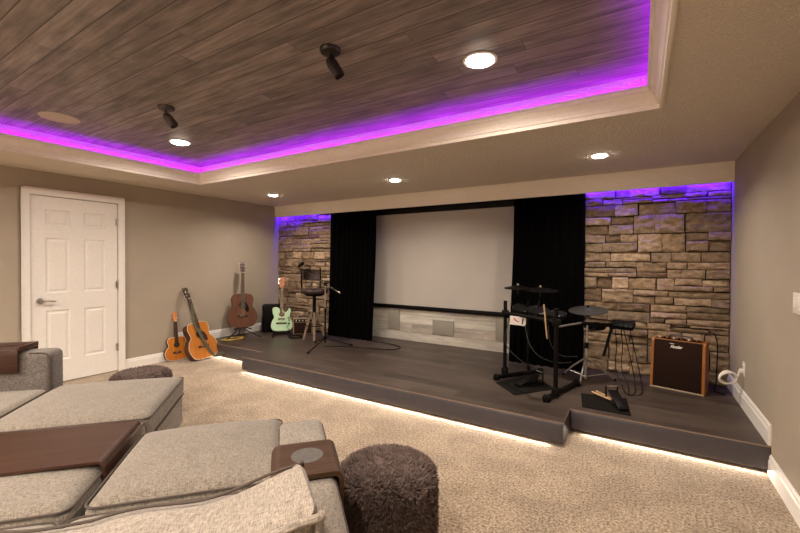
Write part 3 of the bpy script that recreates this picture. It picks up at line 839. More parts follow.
MB().lathe([(.017, .03), (.019, .034), (.019, .075), (.017, .079)], 16, q).build('clip', 'black', t)
tag(MB().tube(catmull([(-3.66, 4.0, ZS + .006), (-3.45, 4.12, ZS + .005), (-3.1, 4.22, ZS + .005), (-2.8, 4.32, ZS + .005), (-2.75, 4.50, ZS + .005), (-3.0, 4.62, ZS + .005), (-3.35, 4.66, ZS + .005)], 8), .0045, 6).build('microphone_cable', 'black'),
    'thin black cable running from the microphone stand across the stage towards the screen', 'cable')
# ------------------------------------------------------------------ electronic drum kit
kit = thing('electronic_drum_kit', 'black electronic drum kit on a tubular rack before the right curtain', 'drum kit', (-.95, 3.9, ZS))
KB = Vector((-.95, 3.9, ZS))
def K(*p): return tuple(Vector(p) - KB)
def bar(a, b, r, name, mat='black', n=12): return MB().cyl(K(*a), K(*b), r, n).build(name, mat, kit)
LP, RP = (-1.17, 3.97), (-.61, 3.57)
CP = (-.215, 4.30)
bar((*LP, ZS + .03), (*LP, .955), .0185, 'rack_post'); bar((*RP, ZS + .03), (*RP, .955), .0185, 'rack_post')
for (a, b) in (((-1.20, 3.80), (-.88, 4.26)), ((-.655, 3.43), (-.50, 4.03))):
    f = MB(); f.cyl(K(*a, ZS + .03), K(*b, ZS + .03), .021, 12)
    fo = f.build('rack_foot', 'black', kit)
    for e in (a, b): MB().rbox(K(*e, ZS + .028), (.062, .062, .055), .014).build('end_cap', 'rubber', fo)
for p in (LP, RP):
    MB().rbox(K(*p, ZS + .055), (.06, .06, .07), .012).build('clamp', 'rubber', kit)
    MB().rbox(K(*p, .84), (.065, .065, .06), .014).build('clamp', 'rubber', kit)
    MB().cyl(K(*p, .955), K(*p, .962), .020, 12).build('post_cap', 'rubber', kit)
bar((*LP, .84), (*RP, .845), .0165, 'cross_bar'); 
bar((RP[0], RP[1], .80), (-.46, 3.95, .80), .009, 'side_bar', 'chrome'); bar((-.46, 3.95, .80), (-.22, 4.28, .755), .016, 'side_bar')
bar((LP[0], LP[1], .80), (-1.02, 4.33, .80), .0165, 'side_bar')
bar((-1.02, 4.33, ZS + .0), (-1.02, 4.33, .95), .0165, 'rack_post')
MB().rbox(K(-1.02, 4.33, .80), (.06, .06, .06), .012).build('clamp', 'rubber', kit)
bar((-.22, 4.28, .76), (-.29, 4.22, .46), .013, 'tube_arm')
MB().rbox(K(-.22, 4.28, .75), (.055, .055, .065), .012).build('clamp', 'rubber', kit)
MB().cyl(K(-.20, 4.28, .74), K(-.165, 4.25, .735), .006, 8).build('wing_nut', 'rubber', kit)
def pad(x, y, z, r, yaw, tilt, arm):
    A = Matrix.Translation(K(x, y, z)) @ Matrix.Rotation(yaw, 4, 'Z') @ Matrix.Rotation(tilt, 4, 'X')
    p = MB().lathe([(.001, -.045), (r * .75, -.045), (r, -.03), (r, 0), (r * .97, .006)], 32, A).build('drum_pad', 'black', kit)
    MB().lathe([(r * .95, .004), (r * .92, .010), (.001, .011)], 32, A).build('pad_head', 'rubber', p)
    MB().tube([K(r * math.cos(a) + 0, r * math.sin(a), 0) for a in ()] or [A @ Vector((r * math.cos(2 * PI * k / 36), r * math.sin(2 * PI * k / 36), .004)) for k in range(36)], .006, 6, True).build('pad_rim', 'blackgloss', p)
    MB().cyl(K(x, y, z - .03), K(*arm), .0095, 10).build('pad_arm', 'blackgloss', kit)
pad(-1.00, 4.00, .895, .10, R(30), R(16), (-1.03, 3.86, .845))
pad(-.83, 3.90, .895, .10, R(20), R(14), (-.84, 3.73, .845))
pad(-.66, 3.84, .88, .09, R(0), R(10), (-.67, 3.63, .845))
pad(-.38, 4.36, .735, .10, R(10), R(3), (-.33, 4.16, .775))
# module on the right arm
A = Matrix.Translation(K(-.135, 4.28, .765)) @ Matrix.Rotation(R(-16), 4, 'Z') @ Matrix.Rotation(R(30), 4, 'X')
mo = MB().rbox((0, 0, 0), (.20, .10, .045), .010, 2, A).build('sound_module', 'black', kit)
MB().rbox((-.02, .02, .024), (.07, .035, .004), .002, 1, A).build('module_display', 'blackgloss', mo)
for k in range(4): MB().lathe([(.001, .03), (.009, .03), (.010, .022)], 12, A @ Matrix.Translation((-.07 + .045 * k, -.035, 0))).build('knob', 'rubber', mo)
def cymbal(x, y, z, r, tilt, yaw, base, mat='black', holder=kit, B=KB):
    A = Matrix.Translation(Vector((x, y, z)) - B) @ Matrix.Rotation(yaw, 4, 'Z') @ Matrix.Rotation(tilt, 4, 'X')
    c = MB().lathe([(.012, .016), (.03, .014), (.045, .006), (r * .6, -.002), (r, -.014), (r, -.019), (r * .6, -.008), (.012, .004)], 44, A).build('cymbal', mat, holder)
    return c
for (x, y, z, r, base) in ((-1.09, 4.14, 1.10, .14, (-1.02, 4.33, .95)), (-.87, 4.18, 1.086, .175, (-.82, 3.73, .845))):
    cymbal(x, y, z, r, R(3), R(20), base)
    MB().cyl(K(x, y, z + .005), K(x, y, z + .034), .012, 14).build('cymbal_nut', 'nickel', kit)
    MB().tube([K(x, y, z + .03), K(x, y, z - .08), K(base[0], base[1], base[2])], .0085, 10).build('cymbal_arm', 'blackgloss', kit)
# cables hanging from the rack
for pts in (((-1.10, 3.90, .82), (-1.16, 3.94, .55), (-1.02, 3.92, .40), (-.85, 3.95, .31), (-.70, 4.02, .26)),
            ((-.95, 3.85, .80), (-.90, 3.82, .60), (-.80, 3.80, .48), (-.66, 3.88, .42), (-.55, 4.05, .40)),
            ((-.72, 3.80, .80), (-.70, 3.80, .62), (-.62, 3.85, .50), (-.50, 4.05, .46))):
    MB().tube(catmull([K(*p) for p in pts], 8), .0045, 6).build('cable', 'cymrubber', kit)
for dx in (0, .05):
    MB().tube(catmull([K(-.20 + dx, 4.27, .77), K(-.185 + dx, 4.30, .55), K(-.19 + dx, 4.26, .36), K(-.13 + dx, 4.12, .23), K(-.08 + dx * .3, 3.98, ZS + .006), K(-.03 + dx, 4.06, ZS + .008), K(-.03 + dx, 4.2, .28), K(-.10 + dx, 4.3, .60), K(-.14 + dx, 4.29, .78)], 8), .004, 6).build('cable', 'black', kit)
# drumsticks hanging in a holder on the cross bar
MB().rbox(K(-.705, 3.632, .822), (.04, .035, .05), .008).build('stick_holder', 'rubber', kit)
o = MB().tube([(-.722, 3.610, .985), (-.694, 3.606, .72), (-.690, 3.606, .685)], .0065, 10, radii=[.007, .0065, .0045]).build('drumstick', 'stick')
tag(o, 'pale wooden drumstick hanging upright in a holder on the drum rack', 'drumstick')
A = Matrix.Translation((-1.005, 3.828, .788)) @ Matrix.Rotation(R(12), 4, 'Z') @ Matrix.Rotation(R(4), 4, 'Y')
t = thing('paper_tag', 'small white card with a red mark hanging from the drum rack bar', 'card')
t.matrix_world = A
MB().rbox((0, 0, 0), (.15, .003, .085), .001, 1).build('card', 'card', t)
MB().prism([(-.045, .02), (-.02, -.004), (.012, -.014), (.016, -.008), (-.012, .004), (-.036, .026)], -.0024, -.0012, 'xz').build('red_mark', 'redink', t)
MB().b2((.038, -.0024, -.028), (.050, -.0012, .028)).build('printed_strip', 'cymrubber', t)
MB().tube([(0, 0, .034), (.0, .012, .066)], .0015, 6).build('tie', 'black', t)

# kick tower pedal on its mat
MATS = (([(-1.175, 3.70), (-.925, 3.44), (-.66, 3.80), (-.93, 4.16)], 'dark rug mat under the kick pedal inside the drum rack', 'drum_mat'),
        ([(-.435, 3.80), (-.385, 3.455), (-.045, 3.455), (-.085, 3.87)], 'dark rug mat at the stage edge under the hi-hat pedal', 'drum_mat'))
for (ol, l, nme) in MATS:
    c = Vector((sum(p[0] for p in ol) / 4, sum(p[1] for p in ol) / 4, ZS))
    tag(MB().prism([(x - c.x, y - c.y) for x, y in ol], .0005, .007, 'xy').build(nme, 'mat', None, c), l, 'mat', 'dark mats under the drum pedals')
def pedal(name, loc, yaw, label, tower, beater):
    t = thing(name, label, 'pedal', loc, (0, 0, yaw))
    MB().rb2((-.045, -.16, .002), (.045, .12, .010), .003).build('base_plate', 'blackgloss', t)
    A = Matrix.Translation((0, -.15, .012)) @ Matrix.Rotation(R(17), 4, 'X')
    MB().rb2((-.038, 0, 0), (.038, .245, .010), .004, mat=A).build('footboard', 'black', t)
    MB().rb2((-.032, -.165, .008), (.032, -.135, .026), .004).build('heel_plate', 'blackgloss', t)
    for s in (-1, 1): MB().tube([(s * .045, .10, .008), (s * .045, .10, .12)], .007, 8).build('upright', 'chrome' if beater else 'black', t)
    MB().cyl((-.045, .10, .115), (.045, .10, .115), .006, 10).build('axle', 'nickel', t)
    if tower:
        MB().rb2((-.075, .17, .001), (.075, .20, .22), .01).build('kick_pad', 'rubber', t)
        MB().tube([(0, .10, .115), (0, .13, .21)], .004, 8).build('beater_rod', 'nickel', t)
        MB().cyl((0, .115, .205), (0, .155, .215), .022, 14).build('beater', 'bone' if beater else 'rubber', t)
    return t
pedal('kick_pedal', (-.87, 3.80, ZS + .007), R(-38), 'black kick pedal on the mat between the two drum rack posts', False, False)
pedal('hi_hat_pedal', (-.155, 3.66, ZS + .007), R(22), 'low black hi-hat pedal standing on the mat at the stage edge', False, False)
for k, (a, b) in enumerate((((-.345, 3.79, .226), (-.19, 3.66, .222)), ((-.315, 3.84, .222), (-.185, 3.715, .216)))):
    o = MB().tube([a, Vector(a).lerp(Vector(b), .8), b], .008, 10, radii=[.0085, .008, .0045]).build('drumstick', 'stick')
    tag(o, ('pale wooden drumstick lying on the mat by the hi-hat pedal, nearer the stage edge', 'pale wooden drumstick lying on the mat by the hi-hat pedal, nearer the stone wall')[k], 'drumstick', 'drumsticks on the mat')

# hi-hat stand
hb = Vector((-.445, 4.22, ZS))
hh = thing('hi_hat_stand', 'chrome hi-hat stand with a grey rubber cymbal in front of the stone wall', 'hi-hat stand', hb)
def Hh(x, y, z): return (x, y, z)
MB().cyl((.0, 0, .03), (.006, 0, .36), .012, 14).build('lower_tube', 'chrome', hh)
MB().cyl((.006, 0, .36), (.012, 0, .62), .009, 12).build('upper_tube', 'chrome', hh)
MB().cyl((.012, 0, .60), (.016, 0, .76), .005, 10).build('pull_rod', 'chrome', hh)
MB().cyl((.005, 0, .33), (.007, 0, .385), .019, 14).build('clamp', 'black', hh)
for (x, y) in ((-.22, .12), (.245, .16), (-.03, -.20)):
    l = MB().tube([(.003, 0, .235), (x * .55, y * .55, .125), (x, y, .014)], .009, 8).build('leg', 'chrome', hh)
    MB().tube([(.0, 0, .05), (x * .72, y * .72, .075)], .006, 8).build('leg_brace', 'chrome', l)
    MB().tube([(x * .96, y * .96, .018), (x * 1.03, y * 1.03, .012)], .012, 8).build('rubber_foot', 'rubber', l)
cymbal(hb.x + .015, hb.y, .905, .178, R(9), R(-12), None, 'cymrubber', hh, hb)
MB().cyl((.012, 0, .64), (.014, 0, .70), .020, 14).build('cymbal_mount', 'black', hh)
MB().cyl((.016, 0, .73), (.016, 0, .755), .011, 12).build('clutch', 'black', hh)

# ------------------------------------------------------------------ acoustic amplifier with script lettering
ay = math.atan2(-.102, .40)
amp = thing('guitar_amplifier', 'orange wood guitar amplifier with dark grille at the foot of the right stone wall', 'amplifier', (.089, 4.396, ZS), (0, 0, ay))
AW, AD, AH = .413, .235, .455
def slant(p): return Vector((p[0], p[1] + .045 * (p[2] / AH), p[2]))
def sl_box(a, b, r=.006):
    m = MB().rb2(a, b, r); m.v = [slant(p) for p in m.v]; return m
m = MB()
for (xa, xb) in ((0, .022), (AW - .022, AW)):
    m = MB(); m.prism([(.012, 0), (AD, 0), (AD, AH), (.030, AH), (.014, AH - .02)], xa, xb, 'yz')
    m.v = [Vector((p.x, p.y + (.04 * p.z / AH if p.y < .1 else 0), p.z)) for p in m.v]
    m.build('side_panel', 'ampwood', amp)
mm = MB()
mm.rb2((.018, .06, AH - .020), (AW - .018, AD, AH), .003); mm.rb2((.018, AD - .014, .0), (AW - .018, AD - .002, AH), .002); mm.rb2((.018, .02, .004), (AW - .018, AD, .020), .003)
mm.build('cabinet', 'ampwood', amp)
sl_box((.020, .008, .014), (AW - .020, .03, AH - .006), .006).build('speaker_cloth', 'ampgrille', amp)
MB().rb2((0, .004, 0), (AW, AD, .012), .004).build('base_piping', 'ampbase', amp)
MB().rb2((.03, .075, AH - .004), (AW - .03, .135, AH + .004), .002).build('control_panel', 'black', amp)
for k in range(9): MB().cyl((.055 + .038 * k, .105, AH + .003), (.055 + .038 * k, .105, AH + .017), .009, 12).build('knob', 'bone' if k % 3 == 0 else 'black', amp)
MB().tube(catmull([(.12, .19, AH), (.135, .19, AH + .022), (.28, .19, AH + .022), (.295, .19, AH)], 5), .008, 8).build('handle', 'leather', amp)
cu = bpy.data.curves.new('logo_script', 'FONT'); cu.body = 'Fender'; cu.size = .036; cu.shear = .35; cu.extrude = .0015; cu.offset = .0011; cu.space_character = .86
tmp = bpy.data.objects.new('logo_script_curve', cu); COL.objects.link(tmp)
bpy.context.view_layer.update()
me = bpy.data.meshes.new_from_object(tmp.evaluated_get(bpy.context.evaluated_depsgraph_get())); bpy.data.objects.remove(tmp)
me.name = 'logo_script'; me.materials.clear(); me.materials.append(M['silver'])
lg = bpy.data.objects.new('logo_script', me); COL.objects.link(lg); lg.parent = amp
lg.rotation_euler = (R(90 - 5.6), 0, 0); lg.location = slant((.152, .0045, .385)); lg['label'] = 'silver script lettering'
MB().tube([slant((.148, .0045, .419)), slant((.158, .0045, .424)), slant((.185, .0045, .422))], .0025, 6).build('logo_swash', 'silver', amp)
tag(MB().tube(catmull([(.505, 4.46, .648), (.51, 4.47, .70), (.55, 4.52, .725), (.60, 4.60, .69), (.622, 4.635, .58), (.618, 4.625, .40), (.610, 4.60, .24), (.60, 4.60, ZS + .005), (.60, 4.50, ZS + .005), (.655, 4.46, ZS + .006)], 8), .005, 8).build('power_cable', 'black'),
    'black cable arching from the top of the orange wood amplifier down to the stage', 'cable')

# ------------------------------------------------------------------ outlets, switch, white cord
def outlet(x, y, z, side, label, gr=None):
    t = thing('wall_outlet', label, 'outlet', (x, y, z), (0, 0, 0 if side > 0 else PI), group=gr)
    MB().rb2((0, -.036, -.058), (.006, .036, .058), .003).build('cover_plate', 'white_plastic', t)
    for s in (-1, 1):
        b = MB().rb2((.004, -.017, s * .020 - .014), (.0085, .017, s * .020 + .014), .003).build('socket', 'white_plastic', t)
        for q in (-1, 1): MB().b2((.0084, q * .007 - .0012, s * .020 - .005), (.0090, q * .007 + .0012, s * .020 + .005)).build('slot', 'slot', b)
    return t
outlet(XL, 3.025, .30, 1, 'white wall outlet behind the amber acoustic guitar')
outlet(XL, 4.44, .475, 1, 'white wall outlet between the dark brown guitar and the black speaker box')
outlet(XR, 4.16, .50, -1, 'white wall outlet on the right wall above the coiled white cord')
t = thing('light_switch', 'white light switch plate on the right wall cut by the photo edge', 'light switch', (XR, 2.93, 1.144), (0, 0, PI))
MB().rb2((0, -.058, -.058), (.006, .058, .058), .003).build('cover_plate', 'white_plastic', t)
for s in (-1, 1): MB().rb2((.005, s * .023 - .016, -.033), (.010, s * .023 + .016, .033), .003).build('rocker', 'white_plastic', t)
pts = []
for k in range(40):
    a = 2 * PI * k / 16
    rr_ = .062 + .005 * math.sin(k * .9)
    pts.append((.630 + rr_ * .93 * math.cos(a) + .004 * math.sin(k * .37), 4.16 + rr_ * .36 * math.cos(a) - .012 + .0011 * k, .410 + rr_ * .80 * math.sin(a)))
pts = [(.716, 4.158, .485), (.700, 4.165, .478), (.698, 4.17, .45)] + pts[1:]
t = thing('coiled_cord', 'thick white cord coiled and hanging from the right wall outlet', 'cord', (.63, 4.16, .41))
MB().tube(catmull([Vector(p) - Vector((.63, 4.16, .41)) for p in pts], 3), .0072, 8).build('cord', 'white_plastic', t)
MB().rbox((.083, -.004, .075), (.03, .03, .03), .005).build('plug', 'white_plastic', t)
# ------------------------------------------------------------------ sectional sofa (turned 48 degrees), local x = along the back, y = towards the seat front
SA = R(48.2)
def srot(s, t): return (s * math.cos(SA) - t * math.sin(SA), s * math.sin(SA) + t * math.cos(SA))
SEAT = .43
sofa = thing('sectional_sofa', 'oatmeal L-shaped sectional sofa in the left foreground facing the stage', 'sofa', (0, 0, 0), (0, 0, SA))
def rr_loop(x0, x1, y0, y1, r, z, n=6):
    out = []
    for (cx, cy, a0) in ((x1 - r, y1 - r, 0), (x0 + r, y1 - r, 90), (x0 + r, y0 + r, 180), (x1 - r, y0 + r, 270)):
        for k in range(n + 1):
            a = R(a0 + 90 * k / n); out.append((cx + r * math.cos(a), cy + r * math.sin(a), z))
    # dense edges
    res = []
    for i in range(len(out)):
        a = Vector(out[i]); b = Vector(out[(i + 1) % len(out)])
        m = max(1, int((b - a).length / .05))
        for k in range(m): res.append(a.lerp(b, k / m))
    return res
def seat_cushion(parent, x0, x1, y0, y1, z0, z1, puff, name='seat_cushion', mat='fabric', r=.045):
    c = Vector(((x0 + x1) / 2, (y0 + y1) / 2, (z0 + z1) / 2))
    o = MB().cushion(((x1 - x0) / 2, (y1 - y0) / 2, (z1 - z0) / 2), r, puff, 18).build(name, mat, parent, c)
    for zz in (z1 - .012, z0 + .012):
        l = rr_loop(x0 + .002, x1 - .002, y0 + .002, y1 - .002, r, zz)
        MB().tube([p - c for p in l], .0052, 6, True).build('piping', 'piping', o)
    return o
# base and frame
MB().rb2((-2.52, .20, .06), (.17, 1.69, .27), .02).build('base', 'fabric', sofa)
MB().rb2((-2.52, 1.69, .06), (-1.615, 3.62, .27), .02).build('wing_base', 'fabric', sofa)
MB().rb2((-2.52, .20, .26), (.17, .48, .74), .05, 4).build('back_frame', 'fabric', sofa)
MB().rb2((-2.72, .20, .06), (-2.50, 3.62, .74), .05, 4).build('wing_back_frame', 'fabric', sofa)
for (x, y) in ((-2.45, .3), (.1, .3), (.1, 1.6), (-2.45, 3.5), (-1.7, 3.5)):
    MB().cyl((x, y, 0), (x, y, .065), .025, 12, .03).build('foot', 'traywood', sofa)
# near arm: fabric slab with piped edges
arm = MB().rb2((-.016, .30, .20), (.160, 1.70, .690), .028, 4).build('arm', 'fabric', sofa)
MB().tube([(.157, .35, .672), (.157, 1.66, .672)], .0045, 6).tube([(-.013, .35, .672), (-.013, 1.66, .672)], .0045, 6).tube([(.151, 1.696, .22), (.151, 1.696, .66)], .0045, 6).build('piping', 'piping', arm)
# far arm at the end of the wing
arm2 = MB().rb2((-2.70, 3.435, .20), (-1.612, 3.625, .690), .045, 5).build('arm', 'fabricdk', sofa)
MB().tube(catmull([(-1.622, 3.440, .24), (-1.622, 3.440, .60), (-1.632, 3.442, .650), (-1.66, 3.446, .678), (-1.75, 3.447, .684)], 5), .0045, 6).build('piping', 'piping', arm2)
for (a, b) in ((-.745, -.020), (-1.60, -.755), (-2.50, -1.61)):
    seat_cushion(sofa, a, b, .50, 1.69, .27, SEAT, .03)
for (a, b) in ((1.70, 2.56), (2.57, 3.43)):
    seat_cushion(sofa, -2.48, -1.612, a, b, .27, SEAT, .02)
# back cushions, leaning and slouched: boxed pillows with two runs of piping
def back_cushion(x0, x1, peak, dip, lean, seedn, yb, thick=.095, parent=sofa):
    hx, hz, hy = (x1 - x0) / 2, .215, thick
    c = Vector(((x0 + x1) / 2, yb, SEAT + .215))
    def fn(p, q):
        u = q[0]
        if q[2] > 0:
            p.z += q[2] * (peak - (peak + dip) * (1 - abs(u)) ** .55)
        p.y += .035 * (1 if q[1] > 0 else -1) * (1 - u * u) * (1 - q[2] ** 2)
        p.x += u * (-.068 + .098 * min(1, max(0, (q[2] + .1) / .75)))
        p.z += .008 * math.sin(u * 7 + seedn) * max(0, q[2])
        p.x -= .014 * q[1] * max(0, q[2])
        p.y += -lean * (q[2]) + .006 * math.sin(u * 9 + q[2] * 5 + seedn)
        return p
    o = MB().cushion((hx, hy, hz), .045, .0, 26, fn).build('back_cushion', 'fabricfine', parent, c)
    for sy in (-1, 1):
        l = []
        for k in range(121):
            q = -1 + 2 * k / 120
            e = abs(q) ** 9
            p = Vector((q * hx * .992, sy * hy * .94, hz * .99 - .018 * e)); p = fn(p, (q, sy, 1)); l.append(p)
        for k in range(12):
            q2 = 1 - 2 * (k + 1) / 13
            p = Vector((hx * .992, sy * hy * .94, hz * q2)); l.append(fn(p, (1, sy, q2)))
        MB().tube(l, .0085 if sy < 0 else .0036, 8).build('piping', 'fabricfine' if sy < 0 else 'piping', o)
    return o
back_cushion(-.80, .034, .006, .074, .07, 1.0, .962, .118)
back_cushion(-1.63, -.83, .01, .05, .06, 2.2, .74)
back_cushion(-2.46, -1.66, .01, .05, .06, 3.1, .74)

# ottomans pushed up to the sofa
def ottoman(s0, s1, t0, t1, label, puff=.028, r=.045):
    c = ((s0 + s1) / 2, (t0 + t1) / 2)
    w, d = (s1 - s0) / 2, (t1 - t0) / 2
    o = thing('ottoman', label, 'ottoman', (*srot(*c), 0), (0, 0, SA), 'square ottomans pushed up to the sofa')
    seat_cushion(o, -w, w, -d, d, .285, SEAT, puff, 'cushion', 'fabric', r)
    MB().rb2((-w + .012, -d + .012, .06), (w - .012, d - .012, .285), .02, 3).build('base', 'fabric', o)
    for a in (-1, 1):
        for b_ in (-1, 1): MB().cyl((a * (w - .07), b_ * (d - .07), 0), (a * (w - .07), b_ * (d - .07), .065), .022, 12, .028).build('foot', 'traywood', o)
    return o
ottoman(-1.597, -.757, 2.635, 3.50, 'square oatmeal ottoman in front of the sofa wing, farthest from the camera')
ottoman(-1.597, -.765, 1.735, 2.615, 'square oatmeal ottoman under the wide espresso wood tray')
ottoman(-.728, -.004, 1.735, 2.42, 'square oatmeal ottoman just left of the near sofa arm, puffiest of the three', .042)

# trays
TZ = SEAT + .026
t = thing('wide_tray', 'wide espresso wood tray with a rolled edge lying across the middle ottoman', 'tray', (*srot(-1.2, 2.23), 0), (0, 0, SA))
x1 = -.752 + 1.2; yw0, yw1 = 2.01 - 2.23, 2.475 - 2.23
pr = []
rr = .030; th = .012
x0 = -.42
pr = [(x0, TZ + .018), (x1 - rr, TZ + .018)] + [(x1 - rr + rr * math.sin(R(a)), TZ + .018 - rr + rr * math.cos(R(a))) for a in range(15, 91, 15)] + [(x1, TZ - .085), (x1 - th, TZ - .085)]
ri = rr - th
pr += [(x1 - rr + ri * math.sin(R(a)), TZ + .018 - rr + ri * math.cos(R(a))) for a in range(90, -1, -15)] + [(x0, TZ + .018 - th)]
MB().prism(pr, yw0, yw1, 'xz').build('tray_top', 'traywood', t)
pl = [(x0, TZ + .018), (x0, TZ + .006), (x0 - .018, TZ - .01), (x0 - .018, TZ - .085), (x0 - .030, TZ - .085), (x0 - .030, TZ)]
MB().prism(pl, yw0, yw1, 'xz').build('tray_end', 'traywood', t)

t = thing('cup_holder_tray', 'walnut wood cup holder saddle sitting on the near sofa arm', 'tray', (*srot(.072, 1.315), .69), (0, 0, SA))
w = .110; y0, y1 = -.112, .112; ro = .030
def saddle(w, ro, h, drop):
    a = [(-w, -drop), (-w, h - ro)] + [(-w + ro - ro * math.cos(R(q)), h - ro + ro * math.sin(R(q))) for q in range(15, 91, 15)]
    return a + [(-x, z) for x, z in reversed(a)]
outer = saddle(w, ro, .022, .115); inner = saddle(w - .013, ro - .010, .008, .115)
v = []; n = len(outer)
MB().prism(outer + inner[::-1], y0, y1, 'xz').build('saddle', 'cupwood', t)
MB().lathe([(.001, .0228), (.046, .0228), (.050, .0236), (.052, .0228), (.052, .020), (.001, .020)], 36, Matrix.Translation((.006, .012, 0)) @ Matrix.Scale(1.0, 4)).build('cup_well', 'cupgrey', t)

t = thing('lap_tray', 'dark espresso wood tray with raised rim on the far sofa arm by the door', 'tray', (*srot(-2.2, 3.53), .69), (0, 0, SA))
MB().rb2((-.42, -.112, .006), (.405, .112, .018), .004).build('tray_top', 'traywood', t)
for a, b in (((-.42, -.125, -.135), (.405, -.108, .030)), ((-.42, .108, -.135), (.405, .125, .044))):
    MB().rb2(a, b, .005).build('tray_side', 'traywood', t)
MB().rb2((.388, -.118, .008), (.412, .118, .046), .008).build('tray_rim', 'traywood', t)
MB().rb2((-.42, -.118, .008), (-.400, .118, .046), .008).build('tray_rim', 'traywood', t)
t = thing('paper_pad', 'flat white paper pad lying on the tray of the far sofa arm', 'paper', (*srot(-2.14, 3.55), .709), (0, 0, SA + .1))
MB().rb2((-.10, -.07, 0), (.10, .07, .012), .002).build('pages', 'card', t); MB().rb2((-.10, -.07, .012), (.10, .07, .0135), .0006).build('cover_sheet', 'white_plastic', t)

# ------------------------------------------------------------------ shaggy poufs
def pouf(x, y, label, seed, tufts=15000, h=.425):
    rnd = random.Random(seed); r = .222
    prof = [(.001, 0), (r * .9, 0), (r * .99, .03), (r * 1.02, h * .3), (r * 1.02, h * .7), (r * .99, h - .05), (r * .92, h - .012), (r * .7, h), (r * .3, h + .004), (.001, h + .004)]
    t = thing('pouf', label, 'pouf', (x, y, 0), group='brown shaggy poufs')
    core = MB().lathe([(max(a - .012, .001), z if i else z) for i, (a, z) in enumerate(prof)], 40).build('pouf_body', 'fur', t)
    v = []; f = []
    for k in range(tufts):
        if rnd.random() < .68:
            a = rnd.uniform(0, 2 * PI); z = rnd.uniform(.01, h - .03); n = Vector((math.cos(a), math.sin(a), .0)); p = Vector((r * .985 * math.cos(a), r * .985 * math.sin(a), z))
            g = Vector((0, 0, -.9))
        else:
            a = rnd.uniform(0, 2 * PI); q = math.sqrt(rnd.random()) * r * .99
            e = max(0, (q - r * .75) / (r * .25)); p = Vector((q * math.cos(a), q * math.sin(a), h - .004 - .035 * e ** 2)); n = Vector((math.cos(a) * e, math.sin(a) * e, 1 - .6 * e)).normalized(); g = Vector((math.cos(a) * .3, math.sin(a) * .3, 0))
        cl = noise.noise_vector(p * 30 + Vector((seed, 0, 0)))
        d = (n * .75 + g * rnd.uniform(.15, .8) + Vector(cl) * .9 + Vector((rnd.uniform(-.4, .4), rnd.uniform(-.4, .4), rnd.uniform(-.3, .3)))).normalized()
        L = rnd.uniform(.014, .026); sd = d.cross(Vector((rnd.uniform(-1, 1), rnd.uniform(-1, 1), rnd.uniform(-1, 1)))).normalized() * rnd.uniform(.0016, .0028)
        s2 = d.cross(sd).normalized() * sd.length
        b0 = p - n * .006; tip = p + d * L; mid = p + d * L * .5 + n * .004
        o = len(v)
        v += [b0 + sd, b0 - sd * .5 + s2, b0 - sd * .5 - s2, mid + sd * .9, mid - sd * .45 + s2 * .9, mid - sd * .45 - s2 * .9, tip]
        for c in range(3):
            c2 = (c + 1) % 3; f += [(o + c, o + c2, o + 3 + c2, o + 3 + c), (o + 3 + c, o + 3 + c2, o + 6)]
    m = MB(); m.add(v, f, True)
    me = bpy.data.meshes.new('shag'); me.from_pydata([tuple(p) for p in m.v], [], m.f); me.polygons.foreach_set('use_smooth', [True] * len(m.f)); me.materials.append(M['fur']); me.update()
    ob = bpy.data.objects.new('shag', me); COL.objects.link(ob); ob.parent = t; ob['kind'] = 'stuff'
pouf(-.978, 1.492, 'brown shaggy round pouf on the carpet right of the near sofa arm', 4)
pouf(-3.73, 1.735, 'brown shaggy round pouf half hidden behind the farthest ottoman by the door', 9, 7000, .375)

# ------------------------------------------------------------------ lights of the room
WARM = (1, .885, .765)
def area(name, loc, size, power, col, rot=(0, 0, 0), shape='RECTANGLE', spread=180):
    l = bpy.data.lights.new(name, 'AREA'); l.shape = shape; l.size = size[0]
    if shape in ('RECTANGLE', 'ELLIPSE'): l.size_y = size[1]
    l.energy = power; l.color = col; l.spread = R(spread)
    o = bpy.data.objects.new(name, l); COL.objects.link(o); o.location = loc; o.rotation_euler = rot
    return o
for (x, y, z) in lamps:
    hi = z > 2.4
    area('can_or_fill_beam', (x, y, z - .027), (.13 if hi else .10, 0), CAN_T if hi else CAN_S, WARM, shape='DISK', spread=165 if hi else 150)
# next pair of grid cans; the rest is unseen fill added behind the camera
for (x, y, z) in ((-.785, .1, ZW), (-3.80, .1, ZW), (-.785, -1.5, ZW), (-2.3, -1.5, ZW), (-3.8, -1.5, ZW)):
    area('can_or_fill_beam', (x, y, z - .027), (.13, 0), CAN_T if y > 0 else REAR_FILL, WARM, shape='DISK', spread=165)
for (x, y, z) in ((-4.48, -2.25, ZC), (-2.42, -2.25, ZC), (-.3, -2.25, ZC)):
    area('can_or_fill_beam', (x, y, z - .027), (.10, 0), REAR_FILL, WARM, shape='DISK', spread=150)  # added fill, bounced off the rear floor to lift the soffit
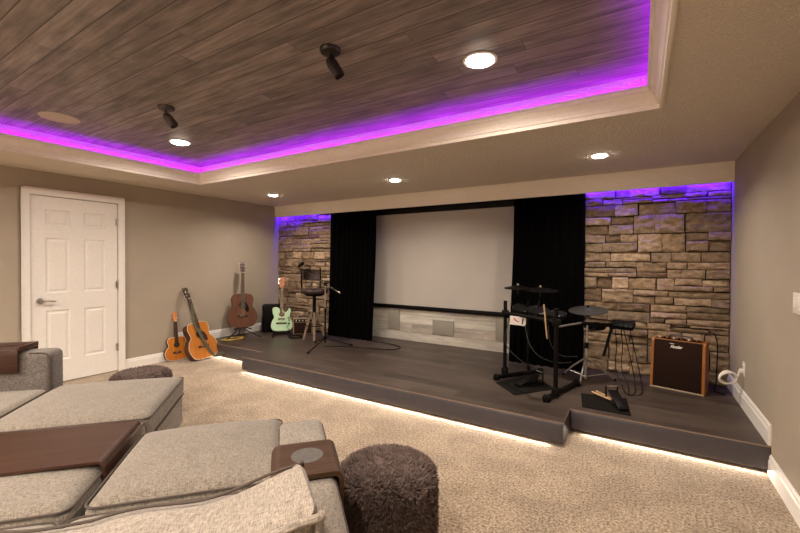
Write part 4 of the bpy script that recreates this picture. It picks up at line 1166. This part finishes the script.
# purple tape in the tray cove, lying on the crown and shining up
PUR = (.37, .0, 1.0)
zt = ZC + .100
UP = (PI, 0, 0)
LX, LY = TX1 - TX0, TY1 - TY0
area('cove_tape', ((TX0 + TX1) / 2, TY1 - .022, zt), (LX - .08, .02), COVE * LX, PUR, UP)
area('cove_tape', ((TX0 + TX1) / 2, TY0 + .022, zt), (LX - .08, .02), COVE * LX, PUR, UP)
area('cove_tape', (TX0 + .022, (TY0 + TY1) / 2, zt), (.02, LY - .08), COVE * LY, PUR, UP)
area('cove_tape', (TX1 - .022, (TY0 + TY1) / 2, zt), (.02, LY - .08), COVE * LY, PUR, UP)
# blue-violet tape behind the fascia, on the stone bays only
BLU = (.06, .004, 1.0)
for (a, b) in ((XL + .01, -4.215), (-.525, XR - .01)):
    area('stone_tape', ((a + b) / 2, YF + .036, ZF + .05), (b - a, .012), STONE * (b - a), BLU, (R(48), 0, 0))
# white tape under the stage edge
WT = (1, .87, .74)
for (x0, x1, y) in ((XL + .01, -4.16, 3.345), (-4.09, -.56, 3.045), (-.37, XR - .03, 3.37)):
    area('stage_tape', ((x0 + x1) / 2, y + .018, .026), (x1 - x0, .012), EDGE * (x1 - x0), WT, (R(-72), 0, 0))

# ------------------------------------------------------------------ world, camera, output
w = bpy.data.worlds.new('World'); scene.world = w; w.use_nodes = True
w.node_tree.nodes['Background'].inputs[0].default_value = (.02, .018, .016, 1)
yaw, pitch, roll = R(31.56), R(-.763), R(.3227)
fwd = Vector((-math.sin(yaw) * math.cos(pitch), math.cos(yaw) * math.cos(pitch), math.sin(pitch)))
R0 = Vector((math.cos(yaw), math.sin(yaw), 0)); U0 = R0.cross(fwd)
rt = R0 * math.cos(roll) + U0 * math.sin(roll); up = -R0 * math.sin(roll) + U0 * math.cos(roll)
cam = bpy.data.cameras.new('camera'); cam.sensor_width = 36; cam.lens = 36 * 390.9 / 800; cam.clip_start = .02
co = bpy.data.objects.new('camera', cam); COL.objects.link(co)
mt = Matrix((rt, up, -fwd)).transposed().to_4x4(); mt.translation = (0, 0, 1.36)
co.matrix_world = mt
scene.camera = co
vs = scene.view_settings
vs.view_transform = 'Standard'; vs.look = 'None'; vs.gamma = 1; vs.use_curve_mapping = False; vs.exposure = EXPOSURE
cy = scene.cycles
cy.use_denoising = True; cy.max_bounces = 9; cy.diffuse_bounces = 6; cy.glossy_bounces = 4; cy.sample_clamp_indirect = 6
cy.caustics_reflective = False; cy.caustics_refractive = False
